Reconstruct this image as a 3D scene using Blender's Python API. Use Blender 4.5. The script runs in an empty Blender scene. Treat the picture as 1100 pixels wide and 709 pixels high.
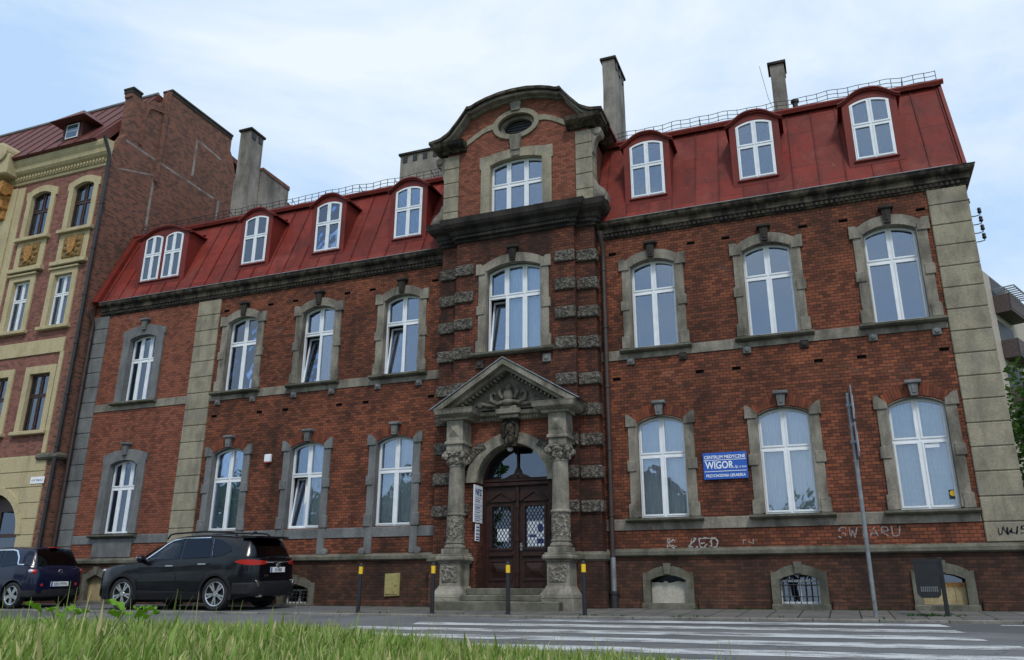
import bpy, bmesh, math, random
import numpy as np
from mathutils import Vector, Matrix
from mathutils.geometry import tessellate_polygon
from mathutils import noise as mnoise
PI = math.pi
R = math.radians
random.seed(7)
scene = bpy.context.scene
COL = scene.collection

# ------------------------------------------------------------------ camera, sky, sun, exposure
cam_data = bpy.data.cameras.new('camera')
cam = bpy.data.objects.new('camera', cam_data)
COL.objects.link(cam)
CAM = Vector((6.819, -17.891, 0.1025))
yaw, pitch, roll = R(-21.466), R(18.47), R(0.3288)
fw = Vector((math.sin(yaw)*math.cos(pitch), math.cos(yaw)*math.cos(pitch), math.sin(pitch)))
r0 = Vector((math.cos(yaw), -math.sin(yaw), 0))
u0 = r0.cross(fw)
rt = r0*math.cos(roll) + u0*math.sin(roll)
up = -r0*math.sin(roll) + u0*math.cos(roll)
cam.matrix_world = Matrix(((rt.x, up.x, -fw.x, CAM.x), (rt.y, up.y, -fw.y, CAM.y), (rt.z, up.z, -fw.z, CAM.z), (0, 0, 0, 1)))
cam_data.sensor_fit = 'HORIZONTAL'
cam_data.sensor_width = 36
cam_data.lens = 875.57/1100*36
cam_data.clip_start = 0.05
cam_data.clip_end = 3000
scene.camera = cam

SUN_EL, SUN_AZ = R(52), R(150)          # azimuth clockwise from +Y
world = bpy.data.worlds.new('World')
scene.world = world
world.use_nodes = True
wn, wl = world.node_tree.nodes, world.node_tree.links
bg = wn['Background']
bg.inputs['Strength'].default_value = 0.10
sky = wn.new('ShaderNodeTexSky')
sky.sky_type = 'NISHITA'
sky.sun_disc = False
sky.sun_elevation = SUN_EL
sky.sun_rotation = SUN_AZ
sky.altitude = 200
sky.dust_density = 2.0
tc = wn.new('ShaderNodeTexCoord')
mp = wn.new('ShaderNodeMapping')
mp.inputs['Scale'].default_value = (1.0, 1.0, 1.9)
mp.inputs['Location'].default_value = (7.7, 3.3, 0.2)
cn = wn.new('ShaderNodeTexNoise')
cn.inputs['Scale'].default_value = 1.9
cn.inputs['Detail'].default_value = 7
cn.inputs['Roughness'].default_value = 0.60
cn.inputs['Distortion'].default_value = 0.35
cr = wn.new('ShaderNodeValToRGB')
cr.color_ramp.elements[0].position = 0.40
cr.color_ramp.elements[0].color = (0.15, 0.15, 0.15, 1)
cr.color_ramp.elements[1].position = 0.66
cr.color_ramp.elements[1].color = (1, 1, 1, 1)
cc = wn.new('ShaderNodeMix')
cc.data_type = 'RGBA'
cc.inputs[6].default_value = (4.0, 6.1, 9.0, 1)
cc.inputs[7].default_value = (8.0, 8.8, 9.4, 1)
cmx = wn.new('ShaderNodeMix')
cmx.data_type = 'RGBA'
cmx.inputs[0].default_value = 0.9
wl.new(tc.outputs['Generated'], mp.inputs['Vector'])
wl.new(mp.outputs['Vector'], cn.inputs['Vector'])
wl.new(cn.outputs['Fac'], cr.inputs['Fac'])
wl.new(cr.outputs['Color'], cc.inputs[0])
wl.new(sky.outputs['Color'], cmx.inputs[6])
wl.new(cc.outputs[2], cmx.inputs[7])
wl.new(cmx.outputs[2], bg.inputs['Color'])

sun_data = bpy.data.lights.new('sun', 'SUN')
sun_data.energy = 1.5
sun_data.angle = R(11)
sun_data.color = (1.0, 0.96, 0.90)
sun = bpy.data.objects.new('sun', sun_data)
COL.objects.link(sun)
sd = Vector((math.sin(SUN_AZ)*math.cos(SUN_EL), math.cos(SUN_AZ)*math.cos(SUN_EL), math.sin(SUN_EL)))
sun.rotation_euler = sd.to_track_quat('Z', 'Y').to_euler()
sun.location = (0, 0, 60)

vs = scene.view_settings
vs.view_transform = 'Standard'
vs.look = 'None'
vs.exposure = 0.22
vs.gamma = 1.0
vs.use_curve_mapping = False
scene.cycles.max_bounces = 6
scene.cycles.transparent_max_bounces = 12
scene.cycles.use_denoising = True

# ------------------------------------------------------------------ helpers: objects
def link(name, data, parent=None):
    o = bpy.data.objects.new(name, data)
    COL.objects.link(o)
    if parent is not None:
        o.parent = parent
    return o

def empty(name, loc=(0, 0, 0), rz=0):
    o = link(name, None)
    o.location = loc
    o.rotation_euler = (0, 0, rz)
    o.empty_display_size = 0.3
    return o

def tag(o, label=None, cat=None, group=None, kind=None):
    if label: o['label'] = label
    if cat: o['category'] = cat
    if group: o['group'] = group
    if kind: o['kind'] = kind
    return o

def NB():
    return bmesh.new()

def obj(name, bm, mat, parent=None, smooth=False, recalc=True, angle=None):
    if recalc:
        bmesh.ops.recalc_face_normals(bm, faces=bm.faces[:])
    me = bpy.data.meshes.new(name)
    bm.to_mesh(me)
    bm.free()
    if mat is not None:
        me.materials.append(mat)
    if smooth:
        for p in me.polygons: p.use_smooth = True
        if angle is not None:
            try: me.set_sharp_from_angle(angle=R(angle))
            except Exception: pass
    return link(name, me, parent)

def copy_tree(o, parent=None):
    c = o.copy()
    COL.objects.link(c)
    if parent is not None: c.parent = parent
    for ch in list(o.children):
        copy_tree(ch, c)
    return c

# ------------------------------------------------------------------ helpers: shapes
def box(bm, x0, x1, y0, y1, z0, z1, M=None):
    vs_ = [bm.verts.new(p) for p in ((x0,y0,z0),(x1,y0,z0),(x1,y1,z0),(x0,y1,z0),(x0,y0,z1),(x1,y0,z1),(x1,y1,z1),(x0,y1,z1))]
    if M is not None:
        for v in vs_: v.co = M @ v.co
    for f in ((0,1,2,3),(4,5,6,7),(0,1,5,4),(1,2,6,5),(2,3,7,6),(3,0,4,7)):
        bm.faces.new([vs_[i] for i in f])
    return vs_

def bbox(bm, x0, x1, y0, y1, z0, z1, b=0.012, seg=1):
    t = bmesh.new()
    box(t, x0, x1, y0, y1, z0, z1)
    bmesh.ops.recalc_face_normals(t, faces=t.faces[:])
    bmesh.ops.bevel(t, geom=t.edges[:], offset=b, segments=seg, affect='EDGES', profile=0.5)
    merge(bm, t)

def merge(bm, t, M=None):
    mp_ = {}
    for v in t.verts:
        mp_[v.index if False else v] = bm.verts.new(M @ v.co if M is not None else v.co)
    for f in t.faces:
        try: bm.faces.new([mp_[v] for v in f.verts])
        except ValueError: pass
    t.free()

def area2(p):
    return sum(p[i][0]*p[(i+1) % len(p)][1] - p[(i+1) % len(p)][0]*p[i][1] for i in range(len(p)))

def prism(bm, outline, a0, a1, holes=(), axis='y', M=None):
    """outline in (u, w); axis 'y': (x, z) extruded along y; 'x': (y, z) extruded along x; 'z': (x, y) extruded along z."""
    loops = [list(outline)] + [list(h) for h in holes]
    def P(u, w, a):
        v = Vector((u, a, w)) if axis == 'y' else (Vector((a, u, w)) if axis == 'x' else Vector((u, w, a)))
        return M @ v if M is not None else v
    tris = tessellate_polygon([[Vector((u, w, 0)) for u, w in l] for l in loops])
    A, B = [], []
    for l in loops:
        for u, w in l:
            A.append(bm.verts.new(P(u, w, a0))); B.append(bm.verts.new(P(u, w, a1)))
    for t in tris:
        try:
            bm.faces.new([A[i] for i in t]); bm.faces.new([B[i] for i in reversed(t)])
        except ValueError: pass
    k = 0
    for l in loops:
        n = len(l)
        for i in range(n):
            j = (i+1) % n
            try: bm.faces.new((A[k+i], A[k+j], B[k+j], B[k+i]))
            except ValueError: pass
        k += n

def tube(bm, pts, r, n=8, cap=True):
    pts = [Vector(p) for p in pts]
    rs = r if isinstance(r, (list, tuple)) else [r]*len(pts)
    rings = []
    prev = None
    for i, p in enumerate(pts):
        d = (pts[min(i+1, len(pts)-1)] - pts[max(i-1, 0)]).normalized()
        if prev is None:
            a = Vector((0, 0, 1)) if abs(d.z) < 0.9 else Vector((1, 0, 0))
            u = d.cross(a).normalized()
        else:
            u = (prev - d*prev.dot(d)).normalized()
        prev = u
        w = d.cross(u)
        rings.append([bm.verts.new(p + (u*math.cos(2*PI*k/n) + w*math.sin(2*PI*k/n))*rs[i]) for k in range(n)])
    for a, b in zip(rings, rings[1:]):
        for k in range(n):
            bm.faces.new((a[k], a[(k+1) % n], b[(k+1) % n], b[k]))
    if cap:
        bm.faces.new(rings[0]); bm.faces.new(rings[-1])

def lathe(bm, prof, c=(0, 0, 0), n=20, M=None, cap=True):
    rings = []
    c = Vector(c)
    for r, z in prof:
        ring = []
        for k in range(n):
            v = Vector((r*math.cos(2*PI*k/n), r*math.sin(2*PI*k/n), z))
            if M is not None: v = M @ v
            ring.append(bm.verts.new(v + c))
        rings.append(ring)
    for a, b in zip(rings, rings[1:]):
        for k in range(n):
            bm.faces.new((a[k], a[(k+1) % n], b[(k+1) % n], b[k]))
    if cap:
        bm.faces.new(rings[0]); bm.faces.new(rings[-1])

def ellipsoid(bm, c, r, n=10, m=7, M=None):
    c = Vector(c)
    prof = [(math.sin(PI*i/m), -math.cos(PI*i/m)) for i in range(m+1)]
    prof[0] = (0.02, -1); prof[-1] = (0.02, 1)
    t = bmesh.new()
    lathe(t, prof, n=n)
    S = Matrix.Diagonal((r[0], r[1], r[2], 1))
    merge(bm, t, Matrix.Translation(c) @ (M.to_4x4() if M is not None else Matrix()) @ S)

def sweep(bm, path, prof, closed_ends=True):
    """mouldings: path = list of (x, y) along the wall, outward = right-hand side; prof = list of (out, z)"""
    n = len(path)
    P = [Vector((p[0], p[1])) for p in path]
    rings = []
    for i in range(n):
        d0 = (P[i]-P[i-1]).normalized() if i > 0 else (P[1]-P[0]).normalized()
        d1 = (P[i+1]-P[i]).normalized() if i < n-1 else d0
        n0, n1 = Vector((d0.y, -d0.x)), Vector((d1.y, -d1.x))
        m = (n0+n1)
        m = m/ max(0.2, (1+n0.dot(n1)))
        rings.append([bm.verts.new((P[i].x+m.x*o, P[i].y+m.y*o, z)) for o, z in prof])
    k = len(prof)
    for a, b in zip(rings, rings[1:]):
        for j in range(k):
            bm.faces.new((a[j], a[(j+1) % k], b[(j+1) % k], b[j]))
    if closed_ends:
        bm.faces.new(rings[0]); bm.faces.new(rings[-1])

def arc_pts(cx, w, zs, rise, n=10):
    """points along a segmental arch from right spring to left spring"""
    if rise < 1e-4: return [(cx+w/2, zs), (cx-w/2, zs)]
    h = w/2
    Rr = (h*h+rise*rise)/(2*rise)
    zc = zs+rise-Rr
    a = math.asin(min(1, h/Rr))
    if rise > h: a = PI-a
    return [(cx+Rr*math.sin(a-2*a*i/n), zc+Rr*math.cos(a-2*a*i/n)) for i in range(n+1)]

def arch_poly(cx, w, z0, zs, rise, n=10):
    return [(cx-w/2, z0), (cx+w/2, z0)] + arc_pts(cx, w, zs, rise, n)

def arch_z(x, cx, w, zs, rise):
    if rise < 1e-4: return zs
    h = w/2
    Rr = (h*h+rise*rise)/(2*rise)
    return zs+rise-Rr+math.sqrt(max(0, Rr*Rr-(x-cx)**2))

def rect(x0, x1, z0, z1):
    return [(x0, z0), (x1, z0), (x1, z1), (x0, z1)]

def text_bm(body, size, x, y, z, align='LEFT', depth=0.004, sx=1.0, bold=0.0, M=None, shear=0.0):
    """lettering as a thin mesh standing in the XZ plane, facing -Y"""
    cu = bpy.data.curves.new('t', 'FONT')
    cu.body = body
    cu.size = size
    cu.align_x = align
    cu.extrude = depth
    cu.offset = bold
    cu.shear = shear
    cu.resolution_u = 3
    o = bpy.data.objects.new('t', cu)
    COL.objects.link(o)
    dg = bpy.context.evaluated_depsgraph_get()
    me = bpy.data.meshes.new_from_object(o.evaluated_get(dg))
    t = bmesh.new()
    t.from_mesh(me)
    bpy.data.objects.remove(o)
    bpy.data.curves.remove(cu)
    bpy.data.meshes.remove(me)
    T = Matrix.Translation((x, y, z)) @ Matrix(((sx, 0, 0, 0), (0, 0, -1, 0), (0, 1, 0, 0), (0, 0, 0, 1)))
    if M is not None: T = M @ T
    for v in t.verts: v.co = T @ v.co
    return t

# ------------------------------------------------------------------ helpers: materials
class NT:
    def __init__(s, name):
        s.m = bpy.data.materials.new(name)
        s.m.use_nodes = True
        s.n, s.l = s.m.node_tree.nodes, s.m.node_tree.links
        s.p = s.n['Principled BSDF']
        s.out = s.n['Material Output']
    def N(s, t, **kw):
        n = s.n.new(t)
        for k, v in kw.items(): setattr(n, k, v)
        return n
    def pos(s, scale=(1, 1, 1), obj_space=False):
        src = s.N('ShaderNodeTexCoord').outputs['Object'] if obj_space else s.N('ShaderNodeNewGeometry').outputs['Position']
        if tuple(scale) == (1, 1, 1): return src
        m = s.N('ShaderNodeVectorMath', operation='MULTIPLY')
        m.inputs[1].default_value = scale
        s.l.new(src, m.inputs[0])
        return m.outputs[0]
    def noise(s, vec, scale, detail=4, rough=0.55, dist=0.0):
        n = s.N('ShaderNodeTexNoise')
        n.inputs['Scale'].default_value = scale
        n.inputs['Detail'].default_value = detail
        n.inputs['Roughness'].default_value = rough
        n.inputs['Distortion'].default_value = dist
        s.l.new(vec, n.inputs['Vector'])
        return n.outputs['Fac']
    def ramp(s, fac, a, b, lo=0.0, hi=1.0):
        r = s.N('ShaderNodeMapRange')
        r.inputs['From Min'].default_value = a
        r.inputs['From Max'].default_value = b
        r.inputs['To Min'].default_value = lo
        r.inputs['To Max'].default_value = hi
        s.l.new(fac, r.inputs['Value'])
        return r.outputs['Result']
    def mix(s, fac, a, b, mode='MIX'):
        m = s.N('ShaderNodeMix', data_type='RGBA', blend_type=mode)
        for sock, v in ((m.inputs[0], fac), (m.inputs[6], a), (m.inputs[7], b)):
            if isinstance(v, (int, float)): sock.default_value = v
            elif isinstance(v, tuple): sock.default_value = (*v[:3], 1)
            else: s.l.new(v, sock)
        return m.outputs[2]
    def math(s, op, a, b=0.0):
        m = s.N('ShaderNodeMath', operation=op)
        for sock, v in ((m.inputs[0], a), (m.inputs[1], b)):
            if isinstance(v, (int, float)): sock.default_value = v
            else: s.l.new(v, sock)
        return m.outputs[0]
    def bump(s, h, strength=0.3, dist=0.02):
        b = s.N('ShaderNodeBump')
        b.inputs['Strength'].default_value = strength
        b.inputs['Distance'].default_value = dist
        s.l.new(h, b.inputs['Height'])
        s.l.new(b.outputs['Normal'], s.p.inputs['Normal'])
    def base(s, c, rough=0.8, metal=0.0, spec=None):
        if isinstance(c, tuple): s.p.inputs['Base Color'].default_value = (*c[:3], 1)
        else: s.l.new(c, s.p.inputs['Base Color'])
        if isinstance(rough, (int, float)): s.p.inputs['Roughness'].default_value = rough
        else: s.l.new(rough, s.p.inputs['Roughness'])
        s.p.inputs['Metallic'].default_value = metal
        if spec is not None: s.p.inputs['Specular IOR Level'].default_value = spec
        return s.m

def mat_plain(name, c, rough=0.6, metal=0.0, var=0.12, scale=9.0, spec=None, obj_space=True):
    t = NT(name)
    f = t.noise(t.pos(obj_space=obj_space), scale, 4)
    col = t.mix(t.ramp(f, 0.3, 0.7), tuple(v*(1-var) for v in c), tuple(min(1, v*(1+var)) for v in c))
    return t.base(col, rough, metal, spec)

def mat_brick(name, c1, c2, mortar, soot=0.6, soot_lo=0.42, soot_hi=0.62, clean=None, row=0.069, wid=0.150, dark=(0.020, 0.014, 0.011), seed=0.0, msize=0.007, bumpy=0.5):
    t = NT(name)
    g = t.pos()
    sp = t.N('ShaderNodeSeparateXYZ'); t.l.new(g, sp.inputs[0])
    u = t.math('ADD', sp.outputs['X'], sp.outputs['Y'])
    cb = t.N('ShaderNodeCombineXYZ'); t.l.new(u, cb.inputs[0]); t.l.new(sp.outputs['Z'], cb.inputs[1])
    # courses are never laid perfectly straight
    wob = t.noise(g, 1.7, 2)
    wv = t.N('ShaderNodeCombineXYZ'); t.l.new(t.ramp(wob, 0, 1, -0.02, 0.02), wv.inputs[0]); t.l.new(t.ramp(wob, 0, 1, -0.012, 0.012), wv.inputs[1])
    ad = t.N('ShaderNodeVectorMath', operation='ADD'); t.l.new(cb.outputs[0], ad.inputs[0]); t.l.new(wv.outputs[0], ad.inputs[1])
    br = t.N('ShaderNodeTexBrick')
    t.l.new(ad.outputs[0], br.inputs['Vector'])
    br.inputs['Scale'].default_value = 1
    br.inputs['Brick Width'].default_value = wid
    br.inputs['Row Height'].default_value = row
    br.inputs['Mortar Size'].default_value = msize
    br.inputs['Mortar Smooth'].default_value = 0.3
    br.inputs['Bias'].default_value = -0.1
    br.inputs['Color1'].default_value = (*c1, 1)
    br.inputs['Color2'].default_value = (*c2, 1)
    br.inputs['Mortar'].default_value = (*mortar, 1)
    # single odd bricks, darker
    br2 = t.N('ShaderNodeTexBrick')
    t.l.new(ad.outputs[0], br2.inputs['Vector'])
    for k, v in (('Scale', 1), ('Brick Width', wid), ('Row Height', row), ('Mortar Size', 0.0), ('Bias', -0.45)): br2.inputs[k].default_value = v
    br2.offset_frequency = 2
    br2.inputs['Color1'].default_value = (1, 1, 1, 1)
    br2.inputs['Color2'].default_value = (0.58, 0.54, 0.54, 1)
    col = t.mix(0.8, br.outputs['Color'], br2.outputs['Color'], 'MULTIPLY')
    off = t.N('ShaderNodeVectorMath', operation='ADD'); off.inputs[1].default_value = (seed, seed*1.7, seed*0.3); t.l.new(g, off.inputs[0])
    if clean:
        c = t.ramp(t.noise(off.outputs[0], 0.55, 5, 0.6), 0.5, 0.68)
        col = t.mix(t.math('MULTIPLY', c, 0.55), col, t.mix(1.0, col, clean, 'MULTIPLY'))
    big = t.ramp(t.noise(off.outputs[0], 0.22, 4, 0.5), 0.35, 0.65)
    run = t.ramp(t.noise(t.pos((2.6, 2.6, 0.28)), 1.0, 6, 0.6, 0.2), 0.50, 0.70)
    col = t.mix(t.math('MULTIPLY', t.math('MULTIPLY', run, big), soot*0.75), col, dark)
    pale = t.ramp(t.noise(off.outputs[0], 1.15, 7, 0.72, 0.5), 0.63, 0.70)
    col = t.mix(t.math('MULTIPLY', pale, 0.22), col, (0.24, 0.20, 0.175))
    st = t.N('ShaderNodeVectorMath', operation='MULTIPLY'); st.inputs[1].default_value = (1.0, 1.0, 0.55); t.l.new(off.outputs[0], st.inputs[0])
    s1 = t.ramp(t.noise(st.outputs[0], 0.8, 8, 0.62, 0.3), soot_lo, soot_hi)
    s2 = t.ramp(t.noise(off.outputs[0], 3.1, 6, 0.6), 0.4, 0.7)
    sf = t.math('MULTIPLY', t.math('ADD', t.math('MULTIPLY', s1, 0.75), t.math('MULTIPLY', s2, 0.25)), soot)
    col = t.mix(sf, col, dark)
    fine = t.noise(g, 60, 3)
    col = t.mix(0.35, col, t.mix(fine, (0.45, 0.45, 0.45), (1.0, 1.0, 1.0)), 'MULTIPLY')
    t.base(col, 0.88, spec=0.25)
    hgt = t.math('ADD', t.math('MULTIPLY', br.outputs['Fac'], -1.0), t.math('MULTIPLY', fine, 0.35))
    t.bump(hgt, bumpy, 0.012)
    return t.m

def mat_stone(name, c, dark, amount=0.7, lo=0.45, hi=0.65, scale=1.3, rough=0.9, streak=True, bump=0.25, moss=None, fine=22.0):
    t = NT(name)
    g = t.pos()
    f1 = t.noise(t.pos((1, 1, 0.3 if streak else 1)), scale*2.2, 7, 0.65, 0.4)
    f2 = t.noise(g, scale, 5, 0.6)
    m = t.ramp(t.math('ADD', t.math('MULTIPLY', f1, 0.55), t.math('MULTIPLY', f2, 0.45)), lo, hi)
    f3 = t.noise(g, fine, 5, 0.7)
    colA = t.mix(t.ramp(f3, 0.3, 0.7), tuple(v*0.72 for v in c), tuple(min(1, v*1.15) for v in c))
    col = t.mix(t.math('MULTIPLY', m, amount), colA, dark)
    fl = t.ramp(t.noise(g, 1.9, 9, 0.72, 0.6), 0.575, 0.60)
    col = t.mix(t.math('MULTIPLY', fl, 0.30*amount), col, tuple(v*0.45 for v in c))
    if moss:
        mm = t.ramp(t.noise(g, 2.1, 6, 0.7), 0.52, 0.66)
        col = t.mix(t.math('MULTIPLY', mm, 0.7), col, moss)
    t.base(col, rough, spec=0.25)
    t.bump(t.math('ADD', f3, t.math('MULTIPLY', f1, 0.6)), bump, 0.02)
    return t.m

def mat_carved(name, c, dark):
    """vermiculated / carved stone: worm-like ridges"""
    t = NT(name)
    g = t.pos()
    v = t.N('ShaderNodeTexVoronoi', feature='SMOOTH_F1'); v.inputs['Scale'].default_value = 17
    d = t.N('ShaderNodeVectorMath', operation='ADD')
    nz = t.N('ShaderNodeTexNoise'); nz.inputs['Scale'].default_value = 9; t.l.new(g, nz.inputs['Vector'])
    ml = t.N('ShaderNodeVectorMath', operation='SCALE'); ml.inputs['Scale'].default_value = 0.16; t.l.new(nz.outputs['Color'], ml.inputs[0])
    t.l.new(g, d.inputs[0]); t.l.new(ml.outputs[0], d.inputs[1]); t.l.new(d.outputs[0], v.inputs['Vector'])
    h = v.outputs['Distance']
    hollow_mask = t.ramp(h, 0.25, 0.55)  # darker in the hollows between the ridges
    f2 = t.ramp(t.noise(g, 1.5, 5), 0.4, 0.65)
    col = t.mix(t.math('MULTIPLY', hollow_mask, 0.75), c, dark)
    col = t.mix(t.math('MULTIPLY', f2, 0.5), col, dark)
    t.base(col, 0.92, spec=0.2)
    t.bump(t.math('MULTIPLY', h, -1.0), 1.0, 0.05)
    return t.m

def mat_glass(name, refl=0.24, tint=(0.62, 0.68, 0.72), gcol=(0.70, 0.82, 1.0), wav=0.02):
    t = NT(name)
    t.n.remove(t.p)
    tr = t.N('ShaderNodeBsdfTransparent'); tr.inputs['Color'].default_value = (*tint, 1)
    gl = t.N('ShaderNodeBsdfGlossy'); gl.inputs['Roughness'].default_value = 0.015; gl.inputs['Color'].default_value = (*gcol, 1)
    nf = t.noise(t.pos(), 1.6, 2)
    b = t.N('ShaderNodeBump'); b.inputs['Strength'].default_value = wav; b.inputs['Distance'].default_value = 0.15
    t.l.new(nf, b.inputs['Height']); t.l.new(b.outputs['Normal'], gl.inputs['Normal'])
    lw = t.N('ShaderNodeFresnel'); lw.inputs['IOR'].default_value = 1.5
    fac = t.math('ADD', t.math('MULTIPLY', lw.outputs['Fac'], 1.0), refl)
    ms = t.N('ShaderNodeMixShader')
    t.l.new(fac, ms.inputs[0]); t.l.new(tr.outputs[0], ms.inputs[1]); t.l.new(gl.outputs[0], ms.inputs[2])
    t.l.new(ms.outputs[0], t.out.inputs['Surface'])
    return t.m

M = {}
M['brick'] = mat_brick('facade_brick', (0.300, 0.090, 0.043), (0.130, 0.044, 0.026), (0.040, 0.032, 0.027), soot=0.82, soot_lo=0.43, soot_hi=0.68, clean=(1.35, 1.35, 1.3))
M['brick_end'] = mat_brick('cleaner_end_bay_brick', (0.330, 0.105, 0.058), (0.205, 0.066, 0.040), (0.065, 0.048, 0.040), soot=0.45, soot_lo=0.50, soot_hi=0.74, seed=2.0)
M['brick_sooty'] = mat_brick('sooty_centre_bay_brick', (0.245, 0.075, 0.040), (0.105, 0.038, 0.025), (0.030, 0.024, 0.021), soot=0.95, soot_lo=0.38, soot_hi=0.60, seed=6.0)
M['brick_light'] = mat_brick('reddish_brick', (0.320, 0.105, 0.058), (0.20, 0.066, 0.040), (0.075, 0.055, 0.048), soot=0.42, soot_lo=0.5, soot_hi=0.72, seed=4.0)
M['brick_dark'] = mat_brick('sooty_plinth_brick', (0.185, 0.074, 0.044), (0.085, 0.044, 0.030), (0.055, 0.044, 0.035), soot=0.85, soot_lo=0.36, soot_hi=0.62, seed=9.0, clean=(1.5, 1.25, 1.1))
M['brick_pink'] = mat_brick('tenement_brick', (0.330, 0.130, 0.092), (0.220, 0.084, 0.064), (0.19, 0.145, 0.125), soot=0.30, soot_lo=0.5, soot_hi=0.75, seed=13.0, dark=(0.03, 0.02, 0.02))
M['brick_fire'] = mat_brick('firewall_brick', (0.300, 0.098, 0.054), (0.095, 0.043, 0.033), (0.20, 0.15, 0.12), soot=0.30, soot_lo=0.5, soot_hi=0.72, seed=21.0, msize=0.011)
M['stone'] = mat_stone('grey_sandstone', (0.300, 0.268, 0.215), (0.042, 0.036, 0.031), 0.85, 0.42, 0.62)
M['stone_quoin'] = mat_stone('yellowed_sandstone', (0.340, 0.300, 0.215), (0.085, 0.072, 0.058), 0.8, 0.45, 0.66, moss=(0.22, 0.205, 0.175))
M['stone_grey'] = mat_stone('grey_render_stone', (0.195, 0.198, 0.195), (0.070, 0.070, 0.070), 0.75, 0.43, 0.63)
M['stone_dark'] = mat_stone('soot_blackened_stone', (0.135, 0.110, 0.076), (0.014, 0.012, 0.011), 0.96, 0.37, 0.55, scale=2.4)
M['stone_relief'] = mat_stone('grimy_carved_relief', (0.20, 0.18, 0.15), (0.045, 0.04, 0.034), 0.8, 0.42, 0.62, scale=3.0)
M['stone_black'] = mat_stone('black_crusted_stone', (0.062, 0.054, 0.045), (0.010, 0.009, 0.009), 0.85, 0.4, 0.6)
M['stone_ledge'] = mat_stone('mossy_ledge_stone', (0.170, 0.160, 0.125), (0.035, 0.035, 0.026), 0.8, 0.42, 0.64, moss=(0.058, 0.056, 0.028))
M['stone_portal'] = mat_stone('portal_sandstone', (0.330, 0.300, 0.240), (0.055, 0.048, 0.040), 0.85, 0.42, 0.62, moss=(0.10, 0.095, 0.06))
M['carved'] = mat_carved('carved_stone', (0.185, 0.165, 0.138), (0.030, 0.026, 0.022))
M['carved_light'] = mat_carved('carved_portal_stone', (0.330, 0.300, 0.245), (0.075, 0.066, 0.055))
M['render'] = mat_stone('weathered_chimney_render', (0.300, 0.275, 0.235), (0.07, 0.062, 0.055), 0.85, 0.42, 0.62, scale=0.9)
M['yellow'] = mat_stone('ochre_plaster', (0.500, 0.415, 0.245), (0.17, 0.135, 0.075), 0.5, 0.5, 0.7, streak=True, bump=0.1)
M['ochre_orn'] = mat_plain('orange_ornament_plaster', (0.36, 0.17, 0.045), 0.8, var=0.5, scale=16)
M['gold_orn'] = mat_plain('gold_ornament', (0.20, 0.115, 0.03), 0.7, var=0.6, scale=22)
M['white'] = mat_plain('white_frame_plastic', (0.77, 0.79, 0.81), 0.4, var=0.07, scale=5)
M['brown_frame'] = mat_plain('brown_painted_frame', (0.045, 0.018, 0.014), 0.45, var=0.25)
M['glass'] = mat_glass('window_glass', 0.135, (0.93, 0.95, 0.96), wav=0.022)
M['glass_dark'] = mat_glass('dark_window_glass', 0.10, (0.35, 0.37, 0.38))
M['door'] = mat_plain('dark_varnished_wood', (0.030, 0.012, 0.009), 0.5, var=0.45, scale=7, spec=0.3)
M['hole_dark'] = mat_plain('painted_hole_black', (0.004, 0.004, 0.004), 1.0, spec=0.0)
M['iron'] = mat_plain('black_iron', (0.018, 0.017, 0.017), 0.55, var=0.3)
M['pipe_brown'] = mat_plain('brown_painted_pipe', (0.040, 0.024, 0.021), 0.5, var=0.3, scale=4)
M['zinc'] = mat_plain('dull_zinc', (0.23, 0.24, 0.25), 0.45, 0.5, var=0.3, scale=6)
M['dark_room'] = mat_plain('dim_interior', (0.06, 0.055, 0.05), 0.9)
M['blue_sign'] = mat_plain('blue_enamel', (0.016, 0.095, 0.42), 0.3, var=0.06)
M['sign_white'] = mat_plain('white_lettering', (0.82, 0.84, 0.86), 0.5, var=0.02)
M['paper'] = mat_plain('white_paper', (0.74, 0.78, 0.84), 0.7, var=0.05)
M['ink_blue'] = mat_plain('dark_blue_ink', (0.02, 0.05, 0.20), 0.6)
M['ink_black'] = mat_plain('black_ink', (0.02, 0.02, 0.022), 0.6)
M['board'] = mat_stone('painted_board', (0.46, 0.43, 0.36), (0.16, 0.13, 0.09), 0.6, 0.5, 0.7)
M['board_yellow'] = mat_stone('yellowed_board', (0.40, 0.32, 0.17), (0.14, 0.085, 0.04), 0.7, 0.48, 0.68)
M['hatch'] = mat_stone('yellow_painted_hatch', (0.36, 0.31, 0.13), (0.14, 0.085, 0.035), 0.7, 0.5, 0.68)
M['yellow_paint'] = mat_plain('yellow_reflective_paint', (0.80, 0.50, 0.012), 0.45, var=0.08)
M['black_paint'] = mat_plain('black_gloss_paint', (0.014, 0.014, 0.016), 0.35, var=0.25)
M['red_plastic'] = mat_plain('red_lamp_plastic', (0.42, 0.018, 0.012), 0.25, var=0.1)

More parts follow.
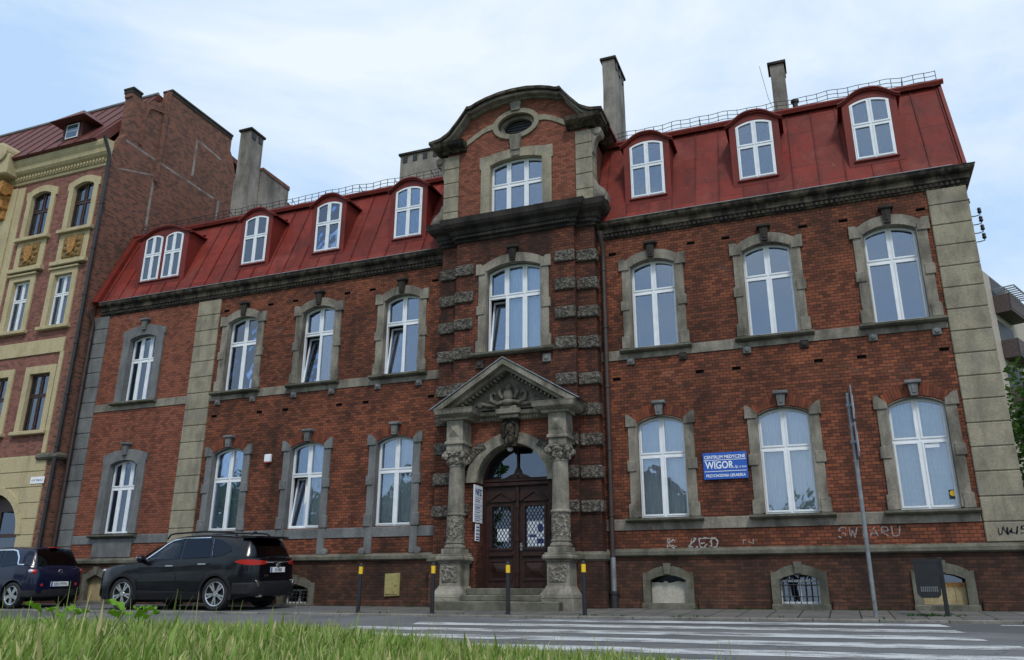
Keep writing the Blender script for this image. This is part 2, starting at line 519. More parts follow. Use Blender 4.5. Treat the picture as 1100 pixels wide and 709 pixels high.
def mat_roof():
    t = NT('red_painted_sheet_roof')
    g = t.pos()
    sp = t.N('ShaderNodeSeparateXYZ'); t.l.new(g, sp.inputs[0])
    cb = t.N('ShaderNodeCombineXYZ')
    t.l.new(sp.outputs['Z'], cb.inputs[0]); t.l.new(sp.outputs['X'], cb.inputs[1])
    br = t.N('ShaderNodeTexBrick')
    t.l.new(cb.outputs[0], br.inputs['Vector'])
    for k, v in (('Scale', 1), ('Brick Width', 1.15), ('Row Height', 0.56), ('Mortar Size', 0.008), ('Bias', 0.0)): br.inputs[k].default_value = v
    br.inputs['Color1'].default_value = (0.250, 0.034, 0.022, 1)
    br.inputs['Color2'].default_value = (0.155, 0.023, 0.017, 1)
    br.inputs['Mortar'].default_value = (0.05, 0.014, 0.012, 1)
    st = t.pos((1, 1, 0.22))
    f = t.ramp(t.noise(st, 2.6, 7, 0.65, 0.3), 0.5, 0.75)
    mott = t.ramp(t.noise(g, 1.1, 7, 0.7), 0.4, 0.62)
    col = t.mix(t.math('MULTIPLY', mott, 0.65), br.outputs['Color'], (0.115, 0.030, 0.024))
    col = t.mix(t.math('MULTIPLY', f, 0.75), col, (0.050, 0.017, 0.015))
    f2 = t.ramp(t.noise(t.pos((1, 1, 0.4)), 5.5, 8, 0.7), 0.655, 0.70)
    fade = t.ramp(t.noise(g, 0.8, 6, 0.65), 0.52, 0.68)
    col = t.mix(t.math('MULTIPLY', fade, 0.45), col, (0.30, 0.075, 0.055))
    col = t.mix(t.math('MULTIPLY', f2, 0.6), col, (0.34, 0.24, 0.20))
    t.base(col, 0.62, spec=0.16)
    t.bump(t.noise(g, 2.6, 3), 0.6, 0.06)
    return t.m
M['roof'] = mat_roof()
M['roof_plain'] = mat_stone('red_sheet_trim', (0.185, 0.025, 0.017), (0.045, 0.013, 0.011), 0.75, 0.48, 0.7, rough=0.55, bump=0.1)
M['roof_dark'] = mat_stone('blackened_red_sheet', (0.085, 0.022, 0.019), (0.022, 0.013, 0.012), 0.8, 0.4, 0.62, rough=0.6, bump=0.1)
M['roof_brown'] = mat_stone('brown_red_sheet', (0.145, 0.045, 0.036), (0.06, 0.025, 0.022), 0.6, 0.45, 0.7, rough=0.6, bump=0.1)

M['curtain'] = mat_plain('pale_blinds', (0.84, 0.85, 0.82), 0.85, var=0.04)
M['curtain_green'] = mat_plain('greenish_blinds', (0.66, 0.74, 0.69), 0.85, var=0.04)
M['curtain_dim'] = mat_plain('dim_blinds', (0.30, 0.31, 0.33), 0.85, var=0.04)

# ------------------------------------------------------------------ ground
def asphalt_mat():
    t = NT('worn_asphalt')
    g = t.pos()
    f = t.noise(g, 0.7, 6, 0.6)
    fine = t.noise(g, 90, 3, 0.7)
    trk = t.ramp(t.noise(t.pos((0.12, 1.5, 1)), 1.0, 5, 0.6), 0.42, 0.62)
    pat = t.N('ShaderNodeTexVoronoi', feature='F1', distance='CHEBYCHEV'); pat.inputs['Scale'].default_value = 0.28; t.l.new(t.pos((0.6, 1.3, 1)), pat.inputs['Vector'])
    pc = t.N('ShaderNodeSeparateColor'); t.l.new(pat.outputs['Color'], pc.inputs[0])
    col = t.mix(t.ramp(f, 0.35, 0.65), (0.095, 0.096, 0.100), (0.150, 0.150, 0.152))
    col = t.mix(t.math('MULTIPLY', trk, 0.35), col, (0.19, 0.188, 0.182))
    col = t.mix(t.math('MULTIPLY', t.ramp(pc.outputs[0], 0.80, 0.82), 0.55), col, (0.055, 0.056, 0.058))
    col = t.mix(0.5, col, t.mix(fine, (0.5, 0.5, 0.5), (1.35, 1.35, 1.35)), 'MULTIPLY')
    crack = t.N('ShaderNodeTexVoronoi', feature='DISTANCE_TO_EDGE'); crack.inputs['Scale'].default_value = 0.55
    d = t.N('ShaderNodeVectorMath', operation='ADD'); nz = t.N('ShaderNodeTexNoise'); nz.inputs['Scale'].default_value = 0.9; nz.inputs['Detail'].default_value = 6; t.l.new(g, nz.inputs['Vector'])
    t.l.new(g, d.inputs[0]); t.l.new(nz.outputs['Color'], d.inputs[1]); t.l.new(d.outputs[0], crack.inputs['Vector'])
    ck = t.ramp(crack.outputs['Distance'], 0.002, 0.007, 1.0, 0.0)
    col = t.mix(t.math('MULTIPLY', ck, 0.45), col, (0.03, 0.03, 0.03))
    t.base(col, 0.85, spec=0.3)
    t.bump(fine, 0.35, 0.008)
    return t.m
M['asphalt'] = asphalt_mat()

def paver_mat():
    t = NT('concrete_pavers')
    g = t.pos()
    br = t.N('ShaderNodeTexBrick'); t.l.new(g, br.inputs['Vector'])
    for k, v in (('Scale', 1), ('Brick Width', 0.5), ('Row Height', 0.5), ('Mortar Size', 0.012), ('Bias', 0.0)): br.inputs[k].default_value = v
    br.offset = 0.0
    br.inputs['Color1'].default_value = (0.17, 0.155, 0.14, 1)
    br.inputs['Color2'].default_value = (0.12, 0.112, 0.105, 1)
    br.inputs['Mortar'].default_value = (0.03, 0.03, 0.022, 1)
    f = t.noise(g, 2.5, 6, 0.65)
    col = t.mix(0.6, br.outputs['Color'], t.mix(f, (0.45, 0.45, 0.42), (1.3, 1.3, 1.3)), 'MULTIPLY')
    t.base(col, 0.9, spec=0.2)
    t.bump(t.math('MULTIPLY', br.outputs['Fac'], -1.0), 0.5, 0.012)
    return t.m
M['pavers'] = paver_mat()

def marking_mat():
    t = NT('worn_white_road_paint')
    g = t.pos()
    f = t.noise(t.pos((0.5, 1.6, 1)), 2.2, 8, 0.72)
    fine = t.noise(g, 45, 4, 0.7)
    w = t.ramp(t.math('ADD', t.math('MULTIPLY', f, 0.7), t.math('MULTIPLY', fine, 0.3)), 0.465, 0.56)
    col = t.mix(w, (0.52, 0.525, 0.52), (0.15, 0.15, 0.15))
    return t.base(col, 0.7, spec=0.3)
M['marking'] = marking_mat()
M['kerb'] = mat_stone('kerb_concrete', (0.24, 0.225, 0.195), (0.08, 0.075, 0.062), 0.7, 0.45, 0.65, streak=False)
M['soil'] = mat_plain('verge_soil', (0.075, 0.105, 0.028), 0.95, var=0.55, scale=3.0, obj_space=False)

KERB_Y = -2.85
def pave_z(y):                      # pavement falls gently from the wall to the kerb
    return 0.0 + 0.045*y if y < 0 else 0.0
ROAD0, ROADB = -0.165, 0.057
VERGE_Y = -10.05
def road_z(y):
    return ROAD0 + ROADB*(max(y, VERGE_Y-2) - KERB_Y)
def lat_d(x, y):
    dx, dy = x-CAM.x, y-CAM.y
    cr_, sr_ = math.cos(yaw), math.sin(yaw)
    return dx*cr_-dy*sr_, dx*sr_+dy*cr_
def sstep(a, b, v):
    v = min(1, max(0, (v-a)/(b-a))); return v*v*(3-2*v)
def verge_z(x, y):
    l, d = lat_d(x, y)
    z = float(np.interp(l, (-6, -1.9, -0.85, -0.5, -0.17, 0.17, 0.5, 0.9, 1.6), (0.035, -0.012, -0.025, -0.05, -0.085, -0.105, -0.12, -0.19, -0.36))) + 0.02*mnoise.noise(Vector((x*0.8, y*0.8, 0)))
    k = sstep(6.4, 3.4, d)
    zr = road_z(VERGE_Y)+0.10
    return zr*(1-k) + z*k

def sheet(name, xs, ys, zf, mat, parent=None):
    bm = NB()
    g = [[bm.verts.new((x, y, zf(x, y))) for x in xs] for y in ys]
    for j in range(len(ys)-1):
        for i in range(len(xs)-1):
            bm.faces.new((g[j][i], g[j][i+1], g[j+1][i+1], g[j+1][i]))
    o = obj(name, bm, mat, parent)
    for p in o.data.polygons:
        p.use_smooth = True
    return o

far = [-900, -300, -120, -60]
tag(sheet('ground', [-900, -300, -100, -40, 0, 40, 100, 300, 900], [-900, -300, -100, -30, -19.5], lambda x, y: -0.75, M['soil']), kind='structure')
tag(sheet('ground', [-900, -300, -100, -40, 0, 40, 100, 300, 900], [0.3, 30, 100, 300, 900], lambda x, y: -0.06, M['soil']), kind='structure')
tag(sheet('road', [-300, -60, -20, 0, 20, 60, 300], list(np.linspace(VERGE_Y-0.4, KERB_Y-0.08, 16)), lambda x, y: road_z(y), M['asphalt']), kind='structure')
PAVE_X0 = -3.75
tag(sheet('pavement', [PAVE_X0, 0, 6, 12, 60, 300], list(np.linspace(KERB_Y+0.06, 0.35, 8)), lambda x, y: pave_z(y), M['pavers']), kind='structure')
tag(sheet('parking_strip', [-300, -60, -20, -8, PAVE_X0], list(np.linspace(KERB_Y-0.08, 0.35, 8)), lambda x, y: pave_z(y)*1.0, M['asphalt']), kind='structure')
bm = NB()
x = PAVE_X0-30
while x < 60:
    L = 1.0
    hgt = 0.0 if x < 20 else 0.0
    bbox(bm, x+0.006, x+L-0.006, KERB_Y-0.09, KERB_Y+0.06, road_z(KERB_Y)-0.2, pave_z(KERB_Y)+0.004+random.uniform(-.004, .006), 0.012)
    x += L
tag(obj('kerb', bm, M['kerb']), kind='structure')
bm = NB()
x = -30
while x < 40:
    bbox(bm, x+0.006, x+0.994, VERGE_Y-0.15, VERGE_Y, road_z(VERGE_Y)-0.2, road_z(VERGE_Y)+0.085+random.uniform(-.01, .01), 0.02)
    x += 1
tag(obj('verge_kerb', bm, M['kerb']), kind='structure')
# pedestrian crossing: stripes lie along the street, each a worn sheet 4 mm above the road
stripes = [(-3.45, 1.2, 8.2, .46), (-4.42, -0.2, 8.3, .46), (-5.42, -0.9, 8.4, .5), (-6.45, -1.6, 8.75, .52), (-7.55, -2.4, 9.0, .55), (-8.55, -3.4, 9.3, .5)]
for yc, xa, xb, wd in stripes:
    bm = NB()
    n = 24
    lo = [bm.verts.new((xa+(xb-xa)*i/n+(0.25 if False else 0), yc-wd/2+random.uniform(-.02, .02), 0)) for i in range(n+1)]
    hi = [bm.verts.new((xa+(xb-xa)*i/n-0.12, yc+wd/2+random.uniform(-.02, .02), 0)) for i in range(n+1)]
    for v in lo+hi: v.co.z = road_z(v.co.y)+0.004
    for i in range(n): bm.faces.new((lo[i], lo[i+1], hi[i+1], hi[i]))
    tag(obj('crossing_stripe', bm, M['marking']), kind='structure')
bm = NB()
v4 = [bm.verts.new((x_, y_, road_z(y_)+0.004)) for x_, y_ in ((8.9, -3.30), (60, -3.30), (60, -3.18), (8.9, -3.18))]
bm.faces.new(v4)
tag(obj('edge_line', bm, M['marking']), kind='structure')
bm = NB()
v4 = [bm.verts.new((x_, y_, road_z(y_)+0.004)) for x_, y_ in ((9.7, -7.62), (60, -7.62), (60, -7.47), (9.7, -7.47))]
bm.faces.new(v4)
tag(obj('edge_line', bm, M['marking']), kind='structure')

# ------------------------------------------------------------------ windows
def inset_light(cx, w, zs, rise, xa, xb, za, zb, i, n=7):
    """outline of one light between xa..xb, za..zb (zb None = up to the arch), inset by i"""
    a, b = xa+i, xb-i
    pts = [(a, za+i), (b, za+i)]
    if zb is not None:
        pts += [(b, zb-i), (a, zb-i)]
    else:
        pts += [(b+(a-b)*k/n, arch_z(b+(a-b)*k/n, cx, w, zs, rise)-i) for k in range(n+1)]
    return pts

def make_window(parent, cx, yf, z0, zs, rise, w, cols=2, trans=0.665, fmat='white', curtain=None, open_light=(), name='window', glass='glass', fw_=0.034, plain_top=False, cy=0.13, cparts=None):
    """frame is the part; sashes (> none), pane and curtain are its children. yf = front plane of the frame"""
    bm = NB()
    fo = arch_poly(cx, w, z0, zs, rise, 12)
    t = fw_
    fi = arch_poly(cx, w-2*t, z0+t, zs, max(0.0, rise-0.0)-t*0.55 if rise > 0.05 else 0, 12)
    if rise <= 0.05: fi = rect(cx-w/2+t, cx+w/2-t, z0+t, zs-t); fo = rect(cx-w/2, cx+w/2, z0, zs)
    prism(bm, fo, yf, yf+0.08, [fi])
    zt = z0+trans*(zs+rise*0.6-z0)
    xs_ = [cx-w/2+t] + [cx-w/2+w*k/cols for k in range(1, cols)] + [cx+w/2-t]
    mh = 0.05 if w > 0.9 else 0.034
    for k in range(1, cols):
        xm = cx-w/2+w*k/cols
        box(bm, xm-mh*0.6, xm+mh*0.6, yf+0.004, yf+0.076, z0+t*0.8, arch_z(xm, cx, w, zs, rise)-t*0.6 if rise > 0.05 else zs-t*.8)
    box(bm, cx-w/2+t*0.8, cx+w/2-t*0.8, yf+0.002, yf+0.078, zt-mh*0.7, zt+mh*0.7)
    root = obj(name, bm, M[fmat], parent)
    panes = NB()
    sash = NB()
    for k in range(cols):
        xa, xb = xs_[k], xs_[k+1]
        if k > 0: xa += mh*0.5
        if k < cols-1: xb -= mh*0.5
        for row in (0, 1):
            za, zb = (z0+t, zt-mh*0.6) if row == 0 else (zt+mh*0.6, (None if rise > 0.05 else zs-t))
            if zb is None:
                o_ = inset_light(cx, w, zs, rise, xa, xb, za, None, 0.0)
                o_ = [(u, v - (t*0.7 if j > 1 else 0)) for j, (u, v) in enumerate(o_)]
                i_ = inset_light(cx, w, zs, rise, xa, xb, za, None, 0.036)
                i_ = [(u, v - (t*0.7 if j > 1 else 0)) for j, (u, v) in enumerate(i_)]
            else:
                o_ = inset_light(cx, w, zs, rise, xa, xb, za, zb, 0.0)
                i_ = inset_light(cx, w, zs, rise, xa, xb, za, zb, 0.036)
            if (k, row) in open_light:
                b1, b2 = NB(), NB()
                prism(b1, o_, -0.03, 0.03, [i_])
                prism(b2, i_, -0.006, 0.006)
                Mt = Matrix.Translation((0, yf+0.06, za)) @ Matrix.Rotation(R(-8), 4, 'X') @ Matrix.Translation((0, 0, -za))
                for q in (b1, b2):
                    for v in q.verts: v.co = Mt @ v.co
                so = obj('tilted_sash', b1, M[fmat], root)
                obj('pane', b2, M[glass], root)
            else:
                prism(sash, o_, yf-0.014, yf+0.05, [i_])
                prism(panes, i_, yf+0.018, yf+0.026)
    obj('sash', sash, M[fmat], root)
    obj('pane', panes, M[glass], root)
    if curtain:
        bm = NB()
        c_lo, c_hi = cparts or (0.0, 1.0)
        n = int(w*c_hi/0.035)
        n0 = int(w*c_lo/0.035)
        prev = None
        for k in range(n0, n+1):
            xx = cx-w/2+w*k/max(1, int(w/0.035))
            yy = yf+cy+(0.022 if k % 2 else 0)
            a = bm.verts.new((xx, yy, z0+0.02)); b = bm.verts.new((xx, yy, zs+rise-0.03))
            if prev: bm.faces.new((prev[0], a, b, prev[1]))
            prev = (a, b)
        obj('curtain', bm, M[curtain], root)
    return root

def ring_outline(cx, hw, za, zb):
    return rect(cx-hw, cx+hw, za, zb)

def surround_upper(parent, cx, yw, z0, zs, rise, w, mat='stone'):
    bm = NB()
    g = 0.008
    ins = 0.02
    hw = w/2+0.205
    inner_hw = w/2-g
    # jambs
    for s in (-1, 1):
        xs_ = sorted((cx+s*inner_hw, cx+s*hw))
        bbox(bm, xs_[0], xs_[1], yw-0.045, yw+0.13, z0, zs+0.02, 0.008)
        for (za, zb, e) in ((z0+0.002, z0+0.30, 0.045), (z0+0.46*(zs-z0), z0+0.46*(zs-z0)+0.24, 0.04)):
            xe = sorted((cx+s*(inner_hw+0.045), cx+s*(hw+e)))
            bbox(bm, xe[0], xe[1], yw-0.07, yw+0.05, za, zb, 0.012)
        # ear block, raked upper edge
        a, b = inner_hw+0.03, hw+0.06
        prism(bm, [(cx+s*a, zs-0.08), (cx+s*b, zs-0.08), (cx+s*b, zs+0.21), (cx+s*(a+0.12), zs+0.21), (cx+s*a, zs+0.10)], yw-0.075, yw+0.05)
    # arch band
    out = arc_pts(cx, 2*hw-0.06, zs+0.10, rise+0.13, 14)
    inn = arc_pts(cx, 2*inner_hw, zs-0.005, rise, 14)
    prism(bm, out+list(reversed(inn)), yw-0.055, yw+0.13)
    o = obj('surround', bm, M[mat], parent)
    return o

def keystone(parent, cx, yw, zb, zt, mat='stone_black', w0=0.13, w1=0.19):
    bm = NB()
    prism(bm, [(cx-w0/2, zb), (cx+w0/2, zb), (cx+w1/2, zt-0.07), (cx-w1/2, zt-0.07)], yw-0.12, yw+0.03)
    bbox(bm, cx-w1/2-0.06, cx+w1/2+0.06, yw-0.16, yw+0.03, zt-0.072, zt, 0.015)
    bbox(bm, cx-w0/2+0.03, cx+w0/2-0.03, yw-0.135, yw-0.05, zb+0.05, zt-0.1, 0.01)
    return obj('keystone', bm, M[mat], parent)

def sill(parent, cx, yw, zt, hw, mat='stone_ledge', proud=0.17, th=0.11):
    bm = NB()
    prism(bm, [(yw+0.14, zt), (yw-proud, zt-0.03), (yw-proud, zt-0.075), (yw-proud+0.05, zt-th), (yw+0.0, zt-th), (yw+0.14, zt-th)], cx-hw, cx+hw, axis='x')
    return obj('sill', bm, M[mat], parent)

def rosette(parent, cx, yw, zc, s=0.17, mat='stone_grey'):
    bm = NB()
    bbox(bm, cx-s/2, cx+s/2, yw-0.05, yw+0.02, zc-s/2, zc+s/2, 0.012)
    Mx = Matrix.Rotation(R(90), 3, 'X')
    lathe(bm, [(0.055, 0.0), (0.055, 0.02), (0.035, 0.03), (0.012, 0.034)], (cx, yw-0.048, zc), 12, Mx)
    return obj('rosette_block', bm, M[mat], parent)

def brick_arch(parent, cx, yw, zs, rise, w, hw_out, zspr_out, rise_out, mat, n=17):
    bm = NB()
    inn = arc_pts(cx, w, zs, rise, n)
    out = arc_pts(cx, 2*hw_out, zspr_out, rise_out, n)
    for i in range(n):
        a0, a1, b0, b1 = [Vector(p) for p in (inn[i], inn[i+1], out[i], out[i+1])]
        g = 0.06
        a0_, a1_ = a0.lerp(a1, g), a1.lerp(a0, g)
        b0_, b1_ = b0.lerp(b1, g), b1.lerp(b0, g)
        pr = random.uniform(0.006, 0.014)
        prism(bm, [tuple(a0_), tuple(b0_), tuple(b1_), tuple(a1_)], yw-pr, yw+0.05)
    return obj('brick_arch', bm, M[mat], parent)

def mat_voussoir(name, c1, c2):
    t = NT(name)
    g = t.N('ShaderNodeNewGeometry')
    col = t.mix(g.outputs['Random Per Island'], c1, c2)
    f = t.ramp(t.noise(t.pos(), 2.2, 6, 0.65), 0.42, 0.66)
    col = t.mix(t.math('MULTIPLY', f, 0.6), col, (0.02, 0.014, 0.013))
    t.base(col, 0.88, spec=0.25)
    t.bump(t.noise(t.pos(), 50, 3), 0.3, 0.01)
    return t.m
M['voussoir'] = mat_voussoir('arch_brick', (0.270, 0.078, 0.038), (0.115, 0.038, 0.024))
M['voussoir_dark'] = mat_voussoir('sooty_arch_brick', (0.110, 0.042, 0.028), (0.055, 0.026, 0.02))

# ------------------------------------------------------------------ the medical building
B = tag(empty('medical_building'), 'long sooty red brick building with red mansard roof, white windows and stone columned doorway', 'building')
W0 = 1.06
UZ0, UZS, URISE = 5.71, 7.75, 0.15
LZ0, LZS, LRISE = 1.87, 3.93, 0.15
WX = [3.35, 5.96, 8.52]
XR, XL, XQ = 10.12, -14.42, -10.22
DX = -12.22
BX = {3.35: 3.36, 5.96: 5.96, 8.52: 8.52, -5.96: -5.9, -8.52: -8.5}

def wall_holes(xs_, w=W0):
    h = []
    for cx in xs_:
        h.append(arch_poly(cx, w+0.02, UZ0-0.01, UZS+0.005, URISE+0.005, 12))
        h.append(arch_poly(cx, w+0.02, LZ0-0.01, LZS+0.005, LRISE+0.005, 12))
    return h
bm = NB()
prism(bm, rect(2.0, XR-0.05, 0.9, 8.9), 0.0, 0.45, wall_holes(WX))
prism(bm, rect(XQ, -2.0, 0.9, 8.9), 0.0, 0.45, wall_holes([-v for v in WX]))
box(bm, XR-0.5, XR-0.05, 0.45, 10.0, 0.0, 8.9)
box(bm, XL, XL+0.45, 0.45, 10.0, 0.0, 8.9)
box(bm, XL+0.45, XR-0.5, 9.6, 10.0, 0.0, 8.9)
obj('wall', bm, M['brick'], B)
bm = NB()
prism(bm, rect(XL, XQ-0.001, 0.9, 8.9), 0.0, 0.45, wall_holes([DX]))
obj('end_bay_wall', bm, M['brick_end'], B)
# plinth
bm = NB()
holes = []
for cx in WX: holes.append(arch_poly(BX[cx], 0.76, 0.10, 0.56, 0.10, 8))
prism(bm, rect(2.0, XR+0.0, -0.3, 1.05), -0.06, 0.45, holes)
holes = [arch_poly(BX[-5.96], 0.76, 0.04, 0.38, 0.10, 8), arch_poly(BX[-8.52], 0.76, 0.04, 0.38, 0.10, 8), arch_poly(-12.55, 0.66, 0.08, 0.62, 0.12, 8)]
prism(bm, rect(XL, -2.0, -0.3, 1.05), -0.06, 0.45, holes)
obj('plinth', bm, M['brick_dark'], B)
for xa, xb in ((2.06, 2.75), (3.97, 5.38), (6.54, 7.93), (9.11, XR+0.03), (XL, -13.2), (-11.95, -9.1), (-7.95, -6.5), (-5.3, -2.06)):
    bm = NB()
    bbox(bm, xa, xb, -0.13, 0.0, -0.3, 0.17 if xa > 0 else 0.14, 0.015)
    obj('plinth_footing', bm, M['brick_dark'], B)
bm = NB()
lp = [(0, 1.03), (0.09, 1.04), (0.14, 1.07), (0.14, 1.14), (0.05, 1.205), (0, 1.21)]
for pth in ([(XL, 0), (-2.06, 0)], [(2.06, 0), (XR, 0), (XR, 9)]):
    bm = NB()
    sweep(bm, pth, lp)
    obj('plinth_ledge', bm, M['stone_ledge'], B)
# interior floors and party walls keep the rooms apart
bm = NB()
box(bm, XL+0.46, XR-0.52, 0.46, 9.5, 4.62, 4.86)
box(bm, XL+0.46, XR-0.52, 0.46, 9.5, 1.0, 1.2)
box(bm, XL+0.46, XR-0.52, 0.46, 9.5, 8.72, 8.95)
for xw in (4.7, 7.3, 2.0, -2.0, -4.7, -7.3, XQ):
    box(bm, xw-0.06, xw+0.06, 0.47, 9.4, 1.21, 4.61)
    box(bm, xw-0.06, xw+0.06, 0.47, 9.4, 4.87, 8.71)
box(bm, XL+0.5, XR-0.55, 4.6, 4.7, 1.21, 8.7)
obj('interior', bm, M['dark_room'], B)
# corner quoins of big smooth stone blocks
def quoin(xa, xb, za, zb, proud, mat, step=0.472, off=0.0, ret=None):
    bm = NB()
    z = za
    first = True
    while z < zb-0.05:
        z1 = min(zb, z+step if not first else z+step-off)
        first = False
        bbox(bm, xa, xb, -proud, 0.2 if ret is None else ret, z+0.008, z1-0.008, 0.014)
        z = z1
    box(bm, xa+0.012, xb-0.012, -proud+0.022, 0.19, za+0.02, zb-0.02)
    return obj('corner_quoin', bm, M[mat], B)
quoin(9.36, XR, 1.212, 8.565, 0.045, 'stone_quoin', off=0.1, ret=0.9)
quoin(XQ-0.03, -9.43, 1.212, 8.565, 0.045, 'stone_quoin', off=0.2)
quoin(XL, -13.78, 1.212, 8.565, 0.045, 'stone_grey', off=0.15)
# string courses at sill height
for xa, xb in ((2.06, 9.34), (-9.41, -2.06), (-13.76, XQ-0.05)):
    for zc in (5.46, 1.60):
        bm = NB()
        prism(bm, [(0.0, zc), (-0.022, zc), (-0.026, zc+0.22), (0.0, zc+0.235)], xa, xb, axis='x')
        obj('string_course', bm, M['stone' if xa > 0 or zc > 3 else 'stone_grey'], B)

cur_u = {3.35: None, 5.96: None, 8.52: None, -3.35: None, -5.96: None, -8.52: None}
cur_l = {3.35: 'curtain', 5.96: 'curtain', 8.52: 'curtain_green', -3.35: 'curtain', -5.96: 'curtain', -8.52: 'curtain_green'}
for s in (1, -1):
    for cx0 in WX:
        cx = s*cx0
        op = ((0, 0),) if cx in (-3.35, -5.96) else ()
        w = make_window(B, cx, 0.15, UZ0, UZS, URISE, W0, 2, 0.665, curtain=cur_u[cx], open_light=op)
        surround_upper(w, cx, 0.0, UZ0, UZS, URISE, W0)
        keystone(w, cx, 0.0, UZS+URISE+0.02, UZS+URISE+0.42)
        sill(w, cx, 0.0, UZ0, 0.83)
        for q in (-1, 1): rosette(w, cx+q*0.60, 0.0, UZ0-0.30, mat='stone_black' if (q == 1 and s == 1 and cx0 < 8) else 'stone_grey')
        op = ((0, 0),) if cx == -5.96 else ()
        w = make_window(B, cx, 0.15, LZ0, LZS, LRISE, W0, 2, 0.63, curtain=cur_l[cx], open_light=op, cparts=(0.0, 1.0) if cx != -5.96 else (0.35, 1.0))
        bm = NB()
        lowz = LZ0 if s == 1 else 1.213
        hw = W0/2+0.20
        for q in (-1, 1):
            a, b = W0/2-0.008, hw
            xe = sorted((cx+q*a, cx+q*b))
            bbox(bm, xe[0], xe[1], -0.045, 0.13, lowz, LZS+0.02, 0.008)
            for za, zb in ((LZ0-0.02, LZ0+0.28), (LZ0+0.48*(LZS-LZ0), LZ0+0.48*(LZS-LZ0)+0.24)):
                xe = sorted((cx+q*(a+0.045), cx+q*(b+0.04)))
                bbox(bm, xe[0], xe[1], -0.07, 0.05, za, zb, 0.012)
            prism(bm, [(cx+q*(a+0.012), LZS-0.06), (cx+q*(b+0.045), LZS-0.06), (cx+q*(b+0.045), LZS+0.21), (cx+q*(b-0.03), LZS+0.21), (cx+q*(a+0.012), LZS+0.07)], -0.075, 0.05)
            if s == -1:      # apron scroll at the foot of the jamb
                Mx = Matrix.Rotation(R(90), 3, 'X')
                lathe(bm, [(0.09, 0.0), (0.09, 0.075), (0.05, 0.09)], (cx+q*(b+0.03), 0.0, 1.26), 14, Mx)
        # reveal under the brick arch
        inn = arc_pts(cx, 2*(W0/2-0.008), LZS-0.004, LRISE, 12)
        out = arc_pts(cx, W0+0.01, LZS+0.004, LRISE+0.012, 12)
        prism(bm, out+list(reversed(inn)), 0.004, 0.13)
        obj('surround', bm, M['stone' if s == 1 else 'stone_grey'], w)
        brick_arch(w, cx, 0.0, LZS+0.02, LRISE+0.01, W0+0.03, W0/2+0.10, LZS+0.21, LRISE+0.09, 'voussoir', 19)
        keystone(w, cx, 0.0, LZS+LRISE+0.01, LZS+LRISE+0.33, mat='stone_grey')
        if s == 1: sill(w, cx, 0.0, LZ0, 0.84)
# narrow end bay on the left: plain grey surrounds
for (z0, zs, low) in ((UZ0, UZS-0.10, False), (LZ0, LZS-0.1, True)):
    w = make_window(B, DX, 0.15, z0, zs, 0.12, W0, 3, 0.64, curtain='curtain_dim' if not low else 'curtain', cparts=(0.3, 0.8))
    bm = NB()
    hw = W0/2+0.26
    out = [(DX-hw, z0), (DX+hw, z0), (DX+hw, zs+0.08), (DX+hw+0.03, zs+0.08), (DX+hw+0.03, zs+0.30)] + arc_pts(DX, 2*hw-0.14, zs+0.30, 0.13, 10) + [(DX-hw-0.03, zs+0.30), (DX-hw-0.03, zs+0.08), (DX-hw, zs+0.08)]
    prism(bm, out, -0.05, 0.13, [arch_poly(DX, W0-0.016, z0+0.001, zs, 0.12, 12)])
    obj('surround', bm, M['stone_grey'], w)
    keystone(w, DX, 0.0, zs+0.26, zs+0.62, mat='stone_grey')
    sill(w, DX, 0.0, z0, 0.86)
    if low:
        bm = NB()
        bbox(bm, DX-0.72, DX+0.72, -0.05, 0.0, 1.213, 1.74, 0.02)
        obj('apron_panel', bm, M['stone_grey'], w)

# small ventilation holes under cornice and between floors, their darkness painted as black boxes
for s in (1, -1):
    for cx in (2.4, 3.35+0.95, 5.1, 6.8, 7.65, 9.2):
        for z in (8.16, 5.02):
            if z == 5.02 and cx in (3.35,): continue
            bm = NB()
            box(bm, s*cx-0.09, s*cx+0.09, -0.004, 0.03, z-0.035, z+0.035)
            obj('vent_hole_dark', bm, M['hole_dark'], B)

# ---- main cornice
corn = [(0, 8.56), (0.035, 8.57), (0.035, 8.61), (0.055, 8.62), (0.055, 8.67), (0.085, 8.69), (0.10, 8.70), (0.10, 8.82), (0.17, 8.85), (0.20, 8.89), (0.21, 8.94), (0.225, 8.97), (0, 9.0)]
def make_cornice(path, prof, dz0, dz1, dout, parent=B, dent=True, mat='stone_dark', dmat='stone_black', dstep=0.105):
    bm = NB()
    sweep(bm, path, prof)
    c = obj('cornice', bm, M[mat], parent)
    if dent:
        bm = NB()
        for (x0, y0), (x1, y1) in zip(path, path[1:]):
            L = math.hypot(x1-x0, y1-y0)
            ux, uy = (x1-x0)/L, (y1-y0)/L
            nx, ny = uy, -ux
            n = int(L/dstep)
            for k in range(n):
                d = (k+0.5)*dstep
                Mt = Matrix(((ux, -nx, 0, x0+ux*d), (uy, -ny, 0, y0+uy*d), (0, 0, 1, 0), (0, 0, 0, 1)))
                box(bm, -0.03, 0.03, -dout, 0.0, dz0, dz1, Mt)
        obj('dentil_row', bm, M[dmat], c)
    return c
make_cornice([(2.06, 0), (XR, 0), (XR, 9.5)], corn, 8.605, 8.672, 0.082)
make_cornice([(XL+0.3, 0), (-2.06, 0)], corn, 8.605, 8.672, 0.082)
# zinc gutter edge on the cornice
for xa, xb in ((XL+0.3, -2.45), (2.45, XR-0.2)):
    bm = NB()
    tube(bm, [(xa, -0.205, 8.985), (xb, -0.205, 8.985)], 0.016, 6)
    obj('gutter_edge', bm, M['zinc'], B)

